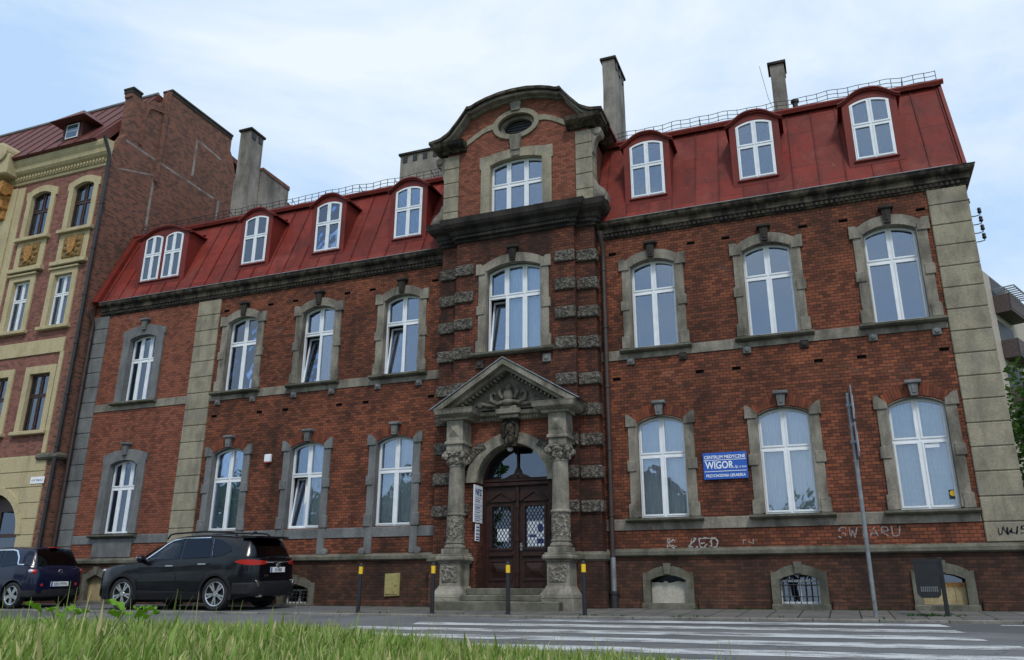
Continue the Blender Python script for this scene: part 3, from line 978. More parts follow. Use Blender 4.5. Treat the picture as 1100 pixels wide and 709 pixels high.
# ---- central projection
YO, YI = -0.32, -0.47
XO, XI = 2.04, 1.57
DZ0 = 0.38
bm = NB()
h1 = arch_poly(0, 1.46, 5.84, 7.98, 0.17, 12)
hd = arch_poly(0, 1.74, DZ0, 2.72, 0.87, 20)
prism(bm, rect(-XI, XI, 0.38, 8.95), YI, -0.02, [h1, hd])
prism(bm, rect(-2.0, 2.0, 0.38, 8.95), 0.0, 0.40, [arch_poly(0, 1.46, 5.84, 7.98, 0.17, 12), arch_poly(0, 1.9, DZ0, 2.72, 0.95, 20)])
for s in (-1, 1):
    xa, xb = sorted((s*(XI+0.001), s*XO))
    box(bm, xa, xb, YO, 0.1, -0.2, 8.95)
obj('projection_wall', bm, M['brick_sooty'], B)
for s in (-1, 1):
    bm = NB()
    xa, xb = sorted((s*1.0, s*(XI+0.03)))
    box(bm, xa, xb, YI-0.05, YI+0.02, -0.2, 0.95)
    xa, xb = sorted((s*(XI-0.1), s*(XO+0.05)))
    box(bm, xa, xb, YO-0.06, 0.05, -0.2, 0.95)
    obj('projection_plinth', bm, M['brick_dark'], B)
for s in (-1, 1):
    bm = NB()
    pth = [(s*0.98, YI), (s*XI, YI), (s*XI, YO), (s*XO, YO), (s*XO, 0)]
    if s < 0: pth = list(reversed(pth))
    sweep(bm, pth, [(0, 0.94), (0.06, 0.95), (0.10, 0.99), (0.10, 1.08), (0.03, 1.15), (0, 1.15)])
    obj('projection_ledge', bm, M['stone_ledge'], B)
# carved quoin blocks in two steps either side
qz = [(1.98, 2.24), (2.72, 3.00), (3.45, 3.73), (4.14, 4.42), (4.87, 5.15), (5.74, 6.04), (6.50, 6.79), (7.22, 7.51), (7.95, 8.24)]
def rough_block(xa, xb, y0, y1, z0, z1):
    bm = NB()
    bbox(bm, xa, xb, y0, y1, z0, z1, 0.03, 2)
    bmesh.ops.subdivide_edges(bm, edges=[e for e in bm.edges if e.calc_length() > 0.1], cuts=4, use_grid_fill=True)
    for v in bm.verts:
        n = mnoise.noise(v.co*9)
        if v.co.y < y0+0.03: v.co.y += 0.018*n
    return bm
for s in (-1, 1):
    for z0, z1 in qz:
        xa, xb = sorted((s*1.07, s*(XI+0.015)))
        obj('carved_quoin', rough_block(xa, xb, YI-0.06, YI+0.05, z0, z1), M['carved'], B)
        xa, xb = sorted((s*(XI+0.018), s*(XO+0.05)))
        obj('carved_quoin', rough_block(xa, xb, YO-0.06, YO+0.2, z0, z1), M['carved'], B)
# big cornice of the projection, breaking forward with each step
pc = [(0, 8.86), (0.05, 8.87), (0.05, 8.93), (0.09, 8.95), (0.09, 9.03), (0.14, 9.06), (0.16, 9.16), (0.28, 9.22), (0.33, 9.30), (0.35, 9.40), (0.36, 9.44), (0, 9.50)]
make_cornice([(-XO, 0.3), (-XO, YO), (-XI, YO), (-XI, YI), (XI, YI), (XI, YO), (XO, YO), (XO, 0.3)], pc, 8.955, 9.025, 0.135, mat='stone_black', dstep=0.075)
# first floor window of the projection
w = make_window(B, 0, YI+0.18, 5.85, 7.97, 0.165, 1.44, 3, 0.66, curtain='curtain', open_light=((0, 0),), cy=0.15, cparts=(0.36, 1.0))
surround_upper(w, 0, YI, 5.85, 7.97, 0.165, 1.44)
keystone(w, 0, YI, 7.97+0.19, 8.55)
sill(w, 0, YI, 5.85, 1.06)
for q in (-1, 1): rosette(w, q*0.86, YI, 5.56, 0.2, 'stone_black' if q < 0 else 'stone_grey')

# ---- attic gable above the projection
YA = -0.33
def gz(x):
    x = abs(x)
    P = [(0, 13.07), (0.4, 13.05), (0.8, 12.97), (1.05, 12.89), (1.22, 12.81), (1.33, 12.83), (1.41, 12.68), (1.62, 12.41), (1.85, 12.14), (2.1, 12.0), (2.42, 11.95)]
    return float(np.interp(x, [p[0] for p in P], [p[1] for p in P]))
gx = [(-2.42+4.84*i/66) for i in range(67)]
gx.reverse()
bm = NB()
top = [(x_, gz(x_)-0.16) for x_ in gx if abs(x_) <= 2.0]
ell = [(0.56*math.cos(2*PI*k/28), 12.17+0.36*math.sin(2*PI*k/28)) for k in range(28)]
prism(bm, [(-2.0, 9.3), (2.0, 9.3)]+top, YA, YA+0.45, [arch_poly(0, 1.48, 9.55, 11.05, 0.13, 12), ell])
for s in (-1, 1):
    xa, xb = sorted((s*1.62, s*2.0))
    box(bm, xa, xb, YA+0.451, 2.6, 9.3, 11.55)
gable = obj('attic_gable', bm, M['brick_light'], B)
bm = NB()
t1 = [(x_, gz(x_)) for x_ in gx]; t2 = [(x_, gz(x_)-0.085) for x_ in reversed(gx)]
prism(bm, t1+t2, YA-0.34, YA+0.5)
obj('gable_coping', bm, M['stone_dark'], gable)
bm = NB()
gx2 = [x_*0.985 for x_ in gx]
t1 = [(x_, gz(x_)-0.08) for x_ in gx2]; t2 = [(x_, gz(x_)-0.17) for x_ in reversed(gx2)]
prism(bm, t1+t2, YA-0.25, YA+0.3)
gx3 = [x_*0.96 for x_ in gx]
t1 = [(x_, gz(x_)-0.165) for x_ in gx3]; t2 = [(x_, gz(x_)-0.22) for x_ in reversed(gx3)]
prism(bm, t1+t2, YA-0.10, YA+0.2)
obj('gable_moulding', bm, M['stone'], gable)
# thin sheet roof behind the gable
bm = NB()
t1 = [(x_, gz(x_)-0.05) for x_ in gx]; t2 = [(x_, gz(x_)-0.13) for x_ in reversed(gx)]
prism(bm, t1+t2, YA+0.501, 3.6)
obj('gable_roof', bm, M['roof_brown'], gable)
for s in (-1, 1):
    # cornice return over each pilaster
    bm = NB()
    pth = [(s*1.42, YA), (s*2.05, YA), (s*2.05, 2.4)]
    if s < 0: pth.reverse()
    sweep(bm, pth, [(0.0, 11.62), (0.08, 11.63), (0.12, 11.68), (0.22, 11.72), (0.29, 11.77), (0.31, 11.82), (0.33, 11.87), (0.0, 11.92)])
    obj('gable_cornice', bm, M['stone_dark'], gable)
    bm = NB()
    z = 9.45
    while z < 11.54:
        z1 = min(11.55, z+0.43)
        xa, xb = sorted((s*1.63, s*2.06))
        bbox(bm, xa, xb, YA-0.05, YA+0.42, z+0.006, z1-0.006, 0.012)
        z = z1
    obj('gable_pilaster', bm, M['stone_quoin'], gable)
    # scroll brackets at top and bottom of the pilaster's outer side
    bm = NB()
    sc = [(2.062, 11.55), (2.30, 11.55), (2.33, 11.45), (2.29, 11.34), (2.18, 11.28), (2.12, 11.12), (2.10, 10.92), (2.062, 10.85)]
    prism(bm, [(s*u, v) for u, v in sc], YA-0.03, YA+0.22)
    My = Matrix.Rotation(R(90), 3, 'X')
    lathe(bm, [(0.10, -0.28), (0.10, 0.06), (0.05, 0.08)], (s*2.22, YA, 11.45), 14, My)
    obj('scroll_bracket', bm, M['stone'], gable)
    bm = NB()
    sc = [(2.062, 10.15), (2.12, 10.12), (2.17, 9.98), (2.26, 9.88), (2.36, 9.80), (2.42, 9.66), (2.40, 9.50), (2.062, 9.50)]
    prism(bm, [(s*u, v) for u, v in sc], YA+0.0, YA+0.25)
    lathe(bm, [(0.11, -0.27), (0.11, 0.03), (0.05, 0.05)], (s*2.26, YA, 9.68), 14, My)
    obj('scroll_bracket', bm, M['stone'], gable)
w = make_window(B, 0, YA+0.14, 9.56, 11.05, 0.125, 1.47, 3, 0.58)
bm = NB()
out = [(-0.98, 9.56), (0.98, 9.56), (0.98, 10.98), (1.02, 10.98), (1.02, 11.34), (0.80, 11.34)] + arc_pts(0, 1.6, 11.34, 0.09, 10)[1:-1] + [(-0.80, 11.34), (-1.02, 11.34), (-1.02, 10.98), (-0.98, 10.98)]
prism(bm, out, YA-0.04, YA+0.13, [arch_poly(0, 1.455, 9.561, 11.05, 0.125, 12)])
obj('surround', bm, M['stone_quoin'], w)
bm = NB()
prism(bm, [(-0.12, 11.36), (0.12, 11.36), (0.17, 11.80), (-0.17, 11.80)], YA-0.10, YA+0.02)
prism(bm, [(-0.11, 11.20), (0.11, 11.20), (0.12, 11.361), (-0.12, 11.361)], YA-0.07, YA+0.1)
obj('keystone', bm, M['stone'], w)
sill(w, 0, YA, 9.56, 1.15, 'stone_black', 0.2)
# oval louvre window
bm = NB()
o1 = [(0.66*math.cos(2*PI*k/32), 12.17+0.45*math.sin(2*PI*k/32)) for k in range(32)]
o2 = [(0.52*math.cos(2*PI*k/32), 12.17+0.32*math.sin(2*PI*k/32)) for k in range(32)]
o3 = [(0.545*math.cos(2*PI*k/32), 12.17+0.345*math.sin(2*PI*k/32)) for k in range(32)]
o4 = [(0.40*math.cos(2*PI*k/32), 12.17+0.235*math.sin(2*PI*k/32)) for k in range(32)]
prism(bm, o1, YA-0.05, YA+0.05, [o2])
ov = obj('oval_window', bm, M['stone_quoin'], gable)
bm = NB()
prism(bm, o3, YA+0.12, YA+0.22, [o4])
obj('inner_ring', bm, M['stone'], ov)
bm = NB()
prism(bm, o3, YA+0.26, YA+0.30)
for k in range(7):
    zc = 11.93+k*0.08
    box(bm, -0.5, 0.5, YA+0.235, YA+0.25, zc-0.02, zc+0.02)
obj('louvre', bm, M['iron'], ov)
bm = NB()
prism(bm, [(-0.12, 12.56), (0.12, 12.56), (0.16, 12.80), (0.07, 12.84), (-0.07, 12.84), (-0.16, 12.80)], YA-0.09, YA+0.02)
obj('keystone', bm, M['stone'], gable)
for s in (-1, 1):
    bm = NB()     # curved stone bands running from the oval down to the pilasters
    P = [(0.60, 12.30), (0.8, 12.28), (1.0, 12.20), (1.2, 12.08), (1.4, 11.96), (1.60, 11.82)]
    Q = [(1.56, 11.70), (1.36, 11.83), (1.16, 11.95), (0.97, 12.06), (0.8, 12.12), (0.60, 12.14)]
    prism(bm, [(s*u, v) for u, v in P+Q], YA-0.03, YA+0.04)
    obj('stone_band', bm, M['stone_quoin'], gable)

# ---- mansard roof with dormers
RP0 = Vector((0, -0.14, 8.98))
rd = Vector((0, 1.17, 2.74)).normalized()
rn = Vector((0, rd.z, -rd.y))
RM = Matrix(((1, 0, 0, 0), (0, rn.y, rd.y, RP0.y), (0, rn.z, rd.z, RP0.z), (0, 0, 0, 1)))
RL = (11.72-8.98)/rd.z
def zw(z): return (z-8.98)/rd.z
def slope_y(z): return RP0.y+(z-8.98)*rd.y/rd.z
dormers = [(v, 0.575) for v in WX] + [(-v, 0.575) for v in WX] + [(-12.08, 0.98)]
bm = NB()
for xa, xb in ((2.02, XR+0.03), (XL+0.02, -2.02)):
    hs = [rect(cx-hw+0.08, cx+hw-0.08, zw(9.58), zw(11.32)) for cx, hw in dormers if xa < cx < xb]
    prism(bm, rect(xa, xb, 0, RL), 0.0, 0.07, hs, M=RM)
    k = math.ceil(xa/0.56)
    while k*0.56 < xb:
        xs_ = k*0.56
        if all(abs(xs_-cx) > hw+0.02 for cx, hw in dormers):
            box(bm, xs_-0.011, xs_+0.011, -0.028, 0.0, 0.02, RL-0.02, RM)
        else:
            cx, hw = [d for d in dormers if abs(xs_-d[0]) <= d[1]+0.02][0]
            box(bm, xs_-0.011, xs_+0.011, -0.028, 0.0, 0.02, zw(9.46), RM)
        k += 1
roof = obj('roof', bm, M['roof'], B)
bm = NB()
prism(bm, [(0.95, 11.70), (1.0, 11.80), (5.2, 13.75), (9.95, 11.70), (9.95, 11.60), (5.2, 13.64)], XL+0.02, XR+0.10, axis='x')
prism(bm, [(9.60, 8.9), (9.95, 8.9), (9.95, 11.65), (9.60, 11.75)], XL+0.02, XR, axis='x')
obj('upper_slope', bm, M['roof_brown'], roof)
bm = NB()
prism(bm, [(slope_y(8.98)+0.07, 8.98), (slope_y(11.72)+0.07, 11.72), (5.2, 13.60), (9.60, 11.70), (9.60, 8.98)], XR-0.35, XR-0.06, axis='x')
obj('roof_end_wall', bm, M['brick'], roof)
bm = NB()     # verge flashing at the left and a folded edge at the right and top
box(bm, XL+0.03, XL+0.27, -0.13, 0.1, -0.02, RL+0.05, RM)
box(bm, XR+0.0, XR+0.07, -0.05, 0.09, -0.0, RL+0.04, RM)
for xa, xb in ((2.1, XR+0.12), (XL+0.05, -2.1)):
    prism(bm, [(0.90, 11.66), (0.86, 11.75), (0.88, 11.80), (1.25, 11.95), (1.25, 11.90)], xa, xb, axis='x')
obj('roof_edge', bm, M['roof_plain'], roof)

def bell(u, hw):
    k = max(-1, min(1, u/(hw+0.12)))
    return 0.30*(0.5+0.5*math.cos(PI*abs(k)**1.35))
def dormer(cx, hw, wins):
    yf = 0.05
    bm = NB()
    us = [hw-2*hw*i/16 for i in range(17)]
    out = [(cx-hw, 9.44), (cx+hw, 9.44)] + [(cx+u, 11.06+bell(u, hw)*0.97) for u in us]
    prism(bm, out, yf, yf+0.06, [arch_poly(wx, ww+0.012, 9.595, 11.04, 0.11, 10) for wx, ww in wins])
    for s in (-1, 1):
        xa, xb = sorted((cx+s*(hw-0.05), cx+s*(hw-0.001)))
        box(bm, xa, xb, yf+0.061, 1.3, 9.40, 11.05)
    d = obj('dormer', bm, M['roof_plain'], B)
    bm = NB()
    ue = hw+0.09
    us = [-ue+2*ue*i/26 for i in range(27)]
    t1 = [(cx+u, 11.105+bell(u, hw)) for u in us]
    t2 = [(cx+u, 11.065+bell(u, hw)) for u in reversed(us)]
    prism(bm, t1+t2, -0.035, 1.5)
    obj('dormer_roof', bm, M['roof_plain'], d)
    bm = NB()
    prism(bm, [(cx+u, 11.07+bell(u, hw)) for u in us]+[(cx+u, 11.025+bell(u, hw)) for u in reversed(us)], 0.0, 0.0485)
    obj('fascia', bm, M['roof_plain'], d)
    for wx, ww in wins:
        make_window(d, wx, yf+0.004, 9.60, 11.035, 0.11, ww, 2, 0.58, fw_=0.03, curtain=None, cy=0.16, name='dormer_window')
        bm = NB()
        bbox(bm, wx-ww/2-0.05, wx+ww/2+0.05, yf-0.04, yf-0.001, 9.545, 9.592, 0.008)
        obj('dormer_sill', bm, M['roof_plain'], d)
for cx, hw in dormers:
    if cx < -12: dormer(cx, hw, [(cx-0.41, 0.70), (cx+0.41, 0.70)])
    else: dormer(cx, hw, [(cx, 0.84)])

# snow guard railing along the roof edge
for xa, xb in ((2.2, XR), (XL+0.3, -2.2)):
    bm = NB()
    n = int((xb-xa)/0.24)
    zz = lambda x_: 11.86+0.02*math.sin(x_*1.7)+0.012*math.sin(x_*5.1)
    for dz in (0.02, 0.13, 0.25):
        tube(bm, [(xa+(xb-xa)*i/60, 0.98+0.02*math.sin(i*1.3), zz(xa+(xb-xa)*i/60)+dz) for i in range(61)], 0.008, 5)
    for i in range(n+1):
        x_ = xa+(xb-xa)*i/n
        box(bm, x_-0.007, x_+0.007, 0.973, 0.987, zz(x_)-(0.10 if i % 5 == 0 else 0), zz(x_)+0.255)
        if i % 5 == 0:
            tube(bm, [(x_, 0.98, zz(x_)+0.22), (x_, 1.28, zz(x_)+0.06)], 0.010, 5)
    obj('snow_guard', bm, M['iron'], roof)

def chimney(x0, x1, y0, y1, z0, z1, holes=3, mat='render', side=True):
    bm = NB()
    box(bm, x0, x1, y0, y1, z0, z1)
    bmesh.ops.subdivide_edges(bm, edges=bm.edges[:], cuts=3, use_grid_fill=True)
    for v in bm.verts:
        v.co += Vector((mnoise.noise(v.co*2.1), mnoise.noise(v.co*2.3+Vector((5, 0, 0))), 0))*0.02
    c = obj('chimney', bm, M[mat], roof)
    bm = NB()
    bbox(bm, x0-0.06, x1+0.06, y0-0.06, y1+0.06, z1-0.02, z1+0.07, 0.01)
    obj('chimney_cap', bm, M['stone_black'], c)
    bm = NB()
    for k in range(holes):
        f = (k+0.5)/holes
        yy = y0+(y1-y0)*f
        box(bm, x1-0.02, x1+0.028, yy-0.09, yy+0.09, z1-0.30, z1-0.06)
        if not side:
            xx = x0+(x1-x0)*f
            box(bm, xx-0.08, xx+0.08, y0-0.028, y0+0.02, z1-0.30, z1-0.06)
    obj('flue_opening_dark', bm, M['iron'], c)  # black boxes on the shaft paint the darkness inside the flues
    return c
chimney(1.53, 1.92, 3.1, 4.3, 12.2, 16.15)
chimney(6.42, 6.80, 3.0, 3.5, 12.2, 14.62, 1)
chimney(-11.76, -11.30, 2.45, 3.15, 11.9, 16.2, 2)
chimney(-6.0, -4.45, 4.0, 4.6, 12.2, 14.85, 4, side=False)
# long brick stack behind, rendered on its side
bm = NB()
box(bm, -12.5, -11.22, 3.2, 4.75, 11.8, 14.9)
fr = obj('chimney', bm, M['render'], roof)
bm = NB()
for k in range(4):
    box(bm, -12.54, -11.19, 3.18+k*0.40, 3.18+k*0.40+0.385, 14.88+random.uniform(-.02, .02), 15.02)
obj('chimney_cap', bm, M['brick_fire'], fr)
bm = NB()
tube(bm, [(6.55, 2.9, 12.6), (6.3, 2.9, 13.5), (6.15, 2.9, 14.6)], 0.006, 5)
obj('antenna', bm, M['iron'], roof)
bm = NB()
lathe(bm, [(0.07, 12.4), (0.07, 13.35), (0.11, 13.38), (0.11, 13.45), (0.0, 13.5)], (6.98, 3.2, 0), 10)
obj('vent_pipe', bm, M['iron'], roof)

# ---- stone portal round the door
portal = obj('portal', (lambda bm: (prism(bm, arc_pts(0, 2*1.12, 2.72, 1.12, 24)+list(reversed(arc_pts(0, 2*0.865, 2.72, 0.865, 24))), YI-0.09, YI+0.02),
                                     prism(bm, arc_pts(0, 2*1.03, 2.72, 1.03, 24)+list(reversed(arc_pts(0, 2*0.855, 2.72, 0.855, 24))), YI-0.055, YI+0.30), bm)[-1])(NB()), M['stone_portal'], B)
bm = NB()
prism(bm, [(-1.09, 2.76), (-1.09, 4.14), (1.09, 4.14), (1.09, 2.76)]+list(arc_pts(0, 2*1.125, 2.72, 1.125, 24))[1:-1][::1], YI-0.02, YI+0.01) if False else None
for s in (-1, 1):
    a = [(s*u, v) for u, v in ([(0.0, 4.14), (0.0, 3.85)] + [(p[0], p[1]) for p in reversed(arc_pts(0, 2.26, 2.72, 1.13, 24)) if p[0] > 0.05 and p[0] < 1.05] + [(1.06, 3.1), (1.06, 4.14)])]
    prism(bm, a, YI-0.018, YI+0.01)
obj('brick_panel', bm, M['brick_light'], portal)
for s in (-1, 1):
    # rough voussoir at the shoulder of the arch
    bm = NB()
    a = [(0.62, 3.50), (0.78, 3.42), (1.04, 3.14), (1.07, 3.16), (1.07, 3.46), (0.74, 3.66)]
    prism(bm, [(s*u, v) for u, v in a], YI-0.13, YI+0.0)
    bmesh.ops.subdivide_edges(bm, edges=[e for e in bm.edges if e.calc_length() > 0.1], cuts=2)
    obj('shoulder_stone', bm, M['carved'], portal)
    X0, Y0 = s*1.25, -0.78
    bm = NB()
    def sq(hw, z0, z1, b=0.015, yb=-0.46, yf=None):
        bbox(bm, X0-hw, X0+hw, Y0-hw, yb, z0, z1, b)
    sq(0.37, -0.2, 0.20, 0.03)
    prof = [(0.37, 0.19), (0.36, 0.26), (0.31, 0.34), (0.27, 0.40), (0.255, 0.44)]
    for (h0, z0), (h1, z1) in zip(prof, prof[1:]):
        vs8 = [bm.verts.new(p) for p in ((X0-h0, Y0-h0, z0), (X0+h0, Y0-h0, z0), (X0+h0, -0.46, z0), (X0-h0, -0.46, z0), (X0-h1, Y0-h1, z1), (X0+h1, Y0-h1, z1), (X0+h1, -0.46, z1), (X0-h1, -0.46, z1))]
        for f in ((0, 1, 5, 4), (1, 2, 6, 5), (2, 3, 7, 6), (3, 0, 4, 7), (4, 5, 6, 7)): bm.faces.new([vs8[i] for i in f])
    sq(0.25, 0.43, 0.92)
    sq(0.28, 0.915, 0.96)
    sq(0.335, 0.955, 1.06, 0.03)
    sq(0.29, 1.055, 1.10)
    ped = obj('pedestal', bm, M['stone_portal'], portal)
    bm = NB()
    t = rough_block(X0-0.19, X0+0.19, Y0-0.27, Y0-0.2, 0.50, 0.86)
    merge(bm, t)
    obj('carved_panel', bm, M['carved_light'], ped)
    bm = NB()
    bbox(bm, X0-0.235, X0+0.235, Y0-0.235, Y0+0.235, 1.10, 1.22, 0.012)
    lathe(bm, [(0.23, 1.22), (0.245, 1.25), (0.235, 1.29), (0.21, 1.31), (0.205, 1.33), (0.225, 1.345), (0.225, 1.37), (0.205, 1.38)], (X0, Y0, 0), 28)
    lathe(bm, [(0.212, 1.94), (0.225, 1.955), (0.225, 1.985), (0.205, 2.0), (0.192, 2.01), (0.188, 2.3), (0.180, 2.75), (0.172, 3.04), (0.185, 3.05), (0.185, 3.08), (0.165, 3.09)], (X0, Y0, 0), 28)
    obj('column', bm, M['stone_portal'], portal, smooth=True, angle=35)
    bm = NB()
    lathe(bm, [(0.205, 1.375), (0.207, 1.66), (0.205, 1.945)], (X0, Y0, 0), 36)
    obj('carved_drum', bm, M['carved_light'], portal, smooth=True, angle=40)
    bm = NB()
    lathe(bm, [(0.17, 3.08), (0.185, 3.14), (0.20, 3.22), (0.235, 3.30), (0.235, 3.34)], (X0, Y0, 0), 20)
    bbox(bm, X0-0.235, X0+0.235, Y0-0.235, Y0+0.235, 3.34, 3.40, 0.015)
    for a in range(8):          # leaves
        an = a*PI/4+PI/8
        ellipsoid(bm, (X0+0.205*math.cos(an), Y0+0.205*math.sin(an), 3.17), (0.05, 0.05, 0.08), 8, 5)
    for ax in (-1, 1):          # volutes
        for ay in (-1, 1):
            Mv = Matrix.Rotation(R(45*ax*ay), 3, 'Z') @ Matrix.Rotation(R(90), 3, 'X')
            lathe(bm, [(0.075, -0.035), (0.085, 0.0), (0.075, 0.035), (0.04, 0.045)], (X0+ax*0.215, Y0+ay*0.215, 3.285), 12, Mv)
    ellipsoid(bm, (X0, Y0-0.23, 3.32), (0.06, 0.04, 0.05), 8, 5)
    obj('capital', bm, M['carved_light'], portal)
    bm = NB()
    bbox(bm, X0-0.20, X0+0.20, Y0-0.20, -0.46, 3.40, 3.55, 0.01)
    bbox(bm, X0-0.24, X0+0.24, Y0-0.24, -0.46, 3.545, 3.63, 0.02)
    bbox(bm, X0-0.205, X0+0.205, Y0-0.205, -0.46, 3.625, 4.12, 0.01)
    # diamond point on the front
    yb = Y0-0.2045
    base = [bm.verts.new((X0+u, yb, v)) for u, v in ((-0.14, 3.72), (0.14, 3.72), (0.14, 4.04), (-0.14, 4.04))]
    tip = bm.verts.new((X0, yb-0.07, 3.88))
    for i in range(4): bm.faces.new((base[i], base[(i+1) % 4], tip))
    obj('entablature_block', bm, M['stone_portal'], portal)
    # projecting cornice over the block
    bm = NB()
    pth = [(s*0.93, -0.45), (s*0.93, Y0-0.215), (s*1.49, Y0-0.215), (s*1.49, -0.3)]
    if s < 0: pth.reverse()
    sweep(bm, pth, [(-0.25, 4.12), (0.03, 4.12), (0.05, 4.17), (0.13, 4.20), (0.19, 4.24), (0.21, 4.32), (0.23, 4.36), (-0.25, 4.38)])
    obj('portal_cornice', bm, M['stone_portal'], portal)
bm = NB()
prism(bm, [(YI-0.0, 4.12), (YI-0.10, 4.12), (YI-0.12, 4.2), (YI-0.20, 4.24), (YI-0.22, 4.32), (YI-0.0, 4.34)], -0.93, 0.93, axis='x')
for k in range(24):
    x_ = -0.9+k*0.078
    box(bm, x_-0.02, x_+0.02, YI-0.15, YI-0.05, 4.145, 4.195)
bbox(bm, -0.30, 0.30, YI-0.36, YI, 4.22, 4.34, 0.015)
bbox(bm, -0.20, 0.20, YI-0.30, YI, 4.339, 4.42, 0.015)
bbox(bm, -0.24, 0.24, YI-0.28, YI, 4.14, 4.221, 0.015)
obj('architrave', bm, M['stone_portal'], portal)
# raking pediment
bm = NB()
prism(bm, [(-1.76, 4.372), (-1.53, 4.372), (0, 5.325), (1.53, 4.372), (1.76, 4.372), (0, 5.47)], Y0-0.36, YI)
prism(bm, [(-1.53, 4.373), (-1.38, 4.373), (0, 5.235), (1.38, 4.373), (1.53, 4.373), (0, 5.33)], Y0-0.20, YI)
for s in (-1, 1):
    for k in range(14):
        f = (k+0.7)/15
        x_, z_ = s*1.36*(1-f), 4.36+(5.225-4.36)*f
        box(bm, x_-0.022, x_+0.022, Y0-0.10, YI, z_-0.05, z_-0.0)
ped = obj('pediment', bm, M['stone_portal'], portal)
bm = NB()
for s in (-1, 1):
    prism(bm, [(s*1.80, 4.375), (0, 5.476), (0, 5.50), (s*1.84, 4.378)], Y0-0.385, YI)
obj('sheet_cover', bm, M['zinc'], ped)
bm = NB()
prism(bm, [(-1.40, 4.36), (1.40, 4.36), (0, 5.24)], -0.70, YI+0.01)
# carved relief: a crowned shield between scrolls
yr = -0.74
ellipsoid(bm, (0, yr, 4.86), (0.085, 0.09, 0.10)); ellipsoid(bm, (0, yr, 4.66), (0.14, 0.11, 0.17)); ellipsoid(bm, (0, yr-0.02, 4.50), (0.17, 0.12, 0.08))
for s in (-1, 1):
    tube(bm, [(s*0.12, yr, 4.52), (s*0.28, yr-0.03, 4.47), (s*0.42, yr-0.03, 4.56), (s*0.44, yr-0.03, 4.70), (s*0.36, yr-0.02, 4.75), (s*0.31, yr-0.02, 4.69)], [0.05, 0.055, 0.05, 0.045, 0.035, 0.03], 7)
    tube(bm, [(s*0.30, yr, 4.44), (s*0.52, yr-0.02, 4.45), (s*0.70, yr-0.02, 4.52), (s*0.82, yr-0.02, 4.48), (s*0.92, yr, 4.42)], [0.04, 0.045, 0.04, 0.04, 0.02], 7)
    tube(bm, [(s*0.16, yr, 4.60), (s*0.23, yr-0.04, 4.72), (s*0.20, yr-0.03, 4.84)], [0.05, 0.06, 0.03], 7)
    ellipsoid(bm, (s*0.72, yr, 4.46), (0.07, 0.05, 0.05))
    ellipsoid(bm, (s*0.055, yr-0.05, 4.88), (0.03, 0.03, 0.03), 6, 4)
obj('tympanum_relief', bm, M['stone_relief'], ped, smooth=True, angle=50)
# bearded mask on the keystone
bm = NB()
prism(bm, [(-0.15, 3.50), (0.15, 3.50), (0.20, 4.13), (-0.20, 4.13)], YI-0.16, YI)
ym = YI-0.18
ellipsoid(bm, (0, ym, 3.86), (0.13, 0.10, 0.17)); ellipsoid(bm, (0, ym-0.03, 3.66), (0.10, 0.09, 0.15))
ellipsoid(bm, (0, ym-0.10, 3.84), (0.025, 0.05, 0.055), 6, 5)
for s in (-1, 1):
    ellipsoid(bm, (s*0.055, ym-0.075, 3.91), (0.04, 0.035, 0.018), 6, 4); ellipsoid(bm, (s*0.07, ym-0.06, 3.80), (0.04, 0.04, 0.04), 6, 4)
    tube(bm, [(s*0.02, ym-0.10, 3.775), (s*0.08, ym-0.09, 3.75), (s*0.12, ym-0.05, 3.70)], [0.025, 0.025, 0.015], 6)
    tube(bm, [(s*0.05, ym, 4.03), (s*0.15, ym, 4.0), (s*0.18, ym, 3.85), (s*0.15, ym, 3.68)], [0.05, 0.06, 0.055, 0.03], 6)
    ellipsoid(bm, (s*0.05, ym-0.08, 3.60), (0.045, 0.05, 0.09), 6, 5)
obj('keystone_mask', bm, M['stone_dark'], portal, smooth=True, angle=60)
# steps
bm = NB()
bbox(bm, -0.90, 0.90, -0.92, YI+0.4, 0.245, 0.385, 0.02)
bbox(bm, -0.93, 0.93, -1.16, YI, 0.115, 0.250, 0.02)
bbox(bm, -1.48, 1.40, -1.50, -1.16, -0.3, 0.12, 0.025)
bbox(bm, -0.93, 0.93, -1.161, YI, -0.3, 0.119, 0.02)
bmesh.ops.subdivide_edges(bm, edges=[e for e in bm.edges if e.calc_length() > 0.6], cuts=10)
for v in bm.verts: v.co.z += 0.008*mnoise.noise(v.co*4); v.co.y += 0.008*mnoise.noise(v.co*3+Vector((9, 0, 0)))
obj('entrance_steps', bm, M['stone_ledge'], B)

# ---- the door
YD = -0.12
bm = NB()
prism(bm, [(-0.865, DZ0), (0.865, DZ0)] + arc_pts(0, 1.73, 2.72, 0.865, 24), YD, YD+0.10, [rect(-0.80, 0.80, DZ0+0.002, 2.64), [(-0.80, 2.84), (0.80, 2.84)]+arc_pts(0, 1.60, 2.85, 0.72, 20)[1:-1]])
bbox(bm, -0.87, 0.87, YD-0.06, YD+0.02, 2.66, 2.74, 0.012)
bbox(bm, -0.87, 0.87, YD-0.035, YD+0.02, 2.76, 2.82, 0.01)
door = obj('door', bm, M['door'], B)
bm = NB()
prism(bm, [(-0.80, 2.85), (0.80, 2.85)]+arc_pts(0, 1.60, 2.85, 0.72, 20)[1:-1], YD+0.04, YD+0.048)
fl = obj('fanlight', bm, M['glass_dark'], door)
bm = NB()
lathe(bm, [(0.03, 2.84), (0.05, 2.9), (0.028, 2.98), (0.04, 3.05), (0.022, 3.15), (0.03, 3.35), (0.02, 3.56)], (0, YD, 0), 10)
prism(bm, [(-0.32, 2.84), (0.32, 2.84), (0.2, 2.91), (0.10, 2.93), (0.05, 3.05), (-0.05, 3.05), (-0.10, 2.93), (-0.2, 2.91)], YD-0.015, YD+0.035)
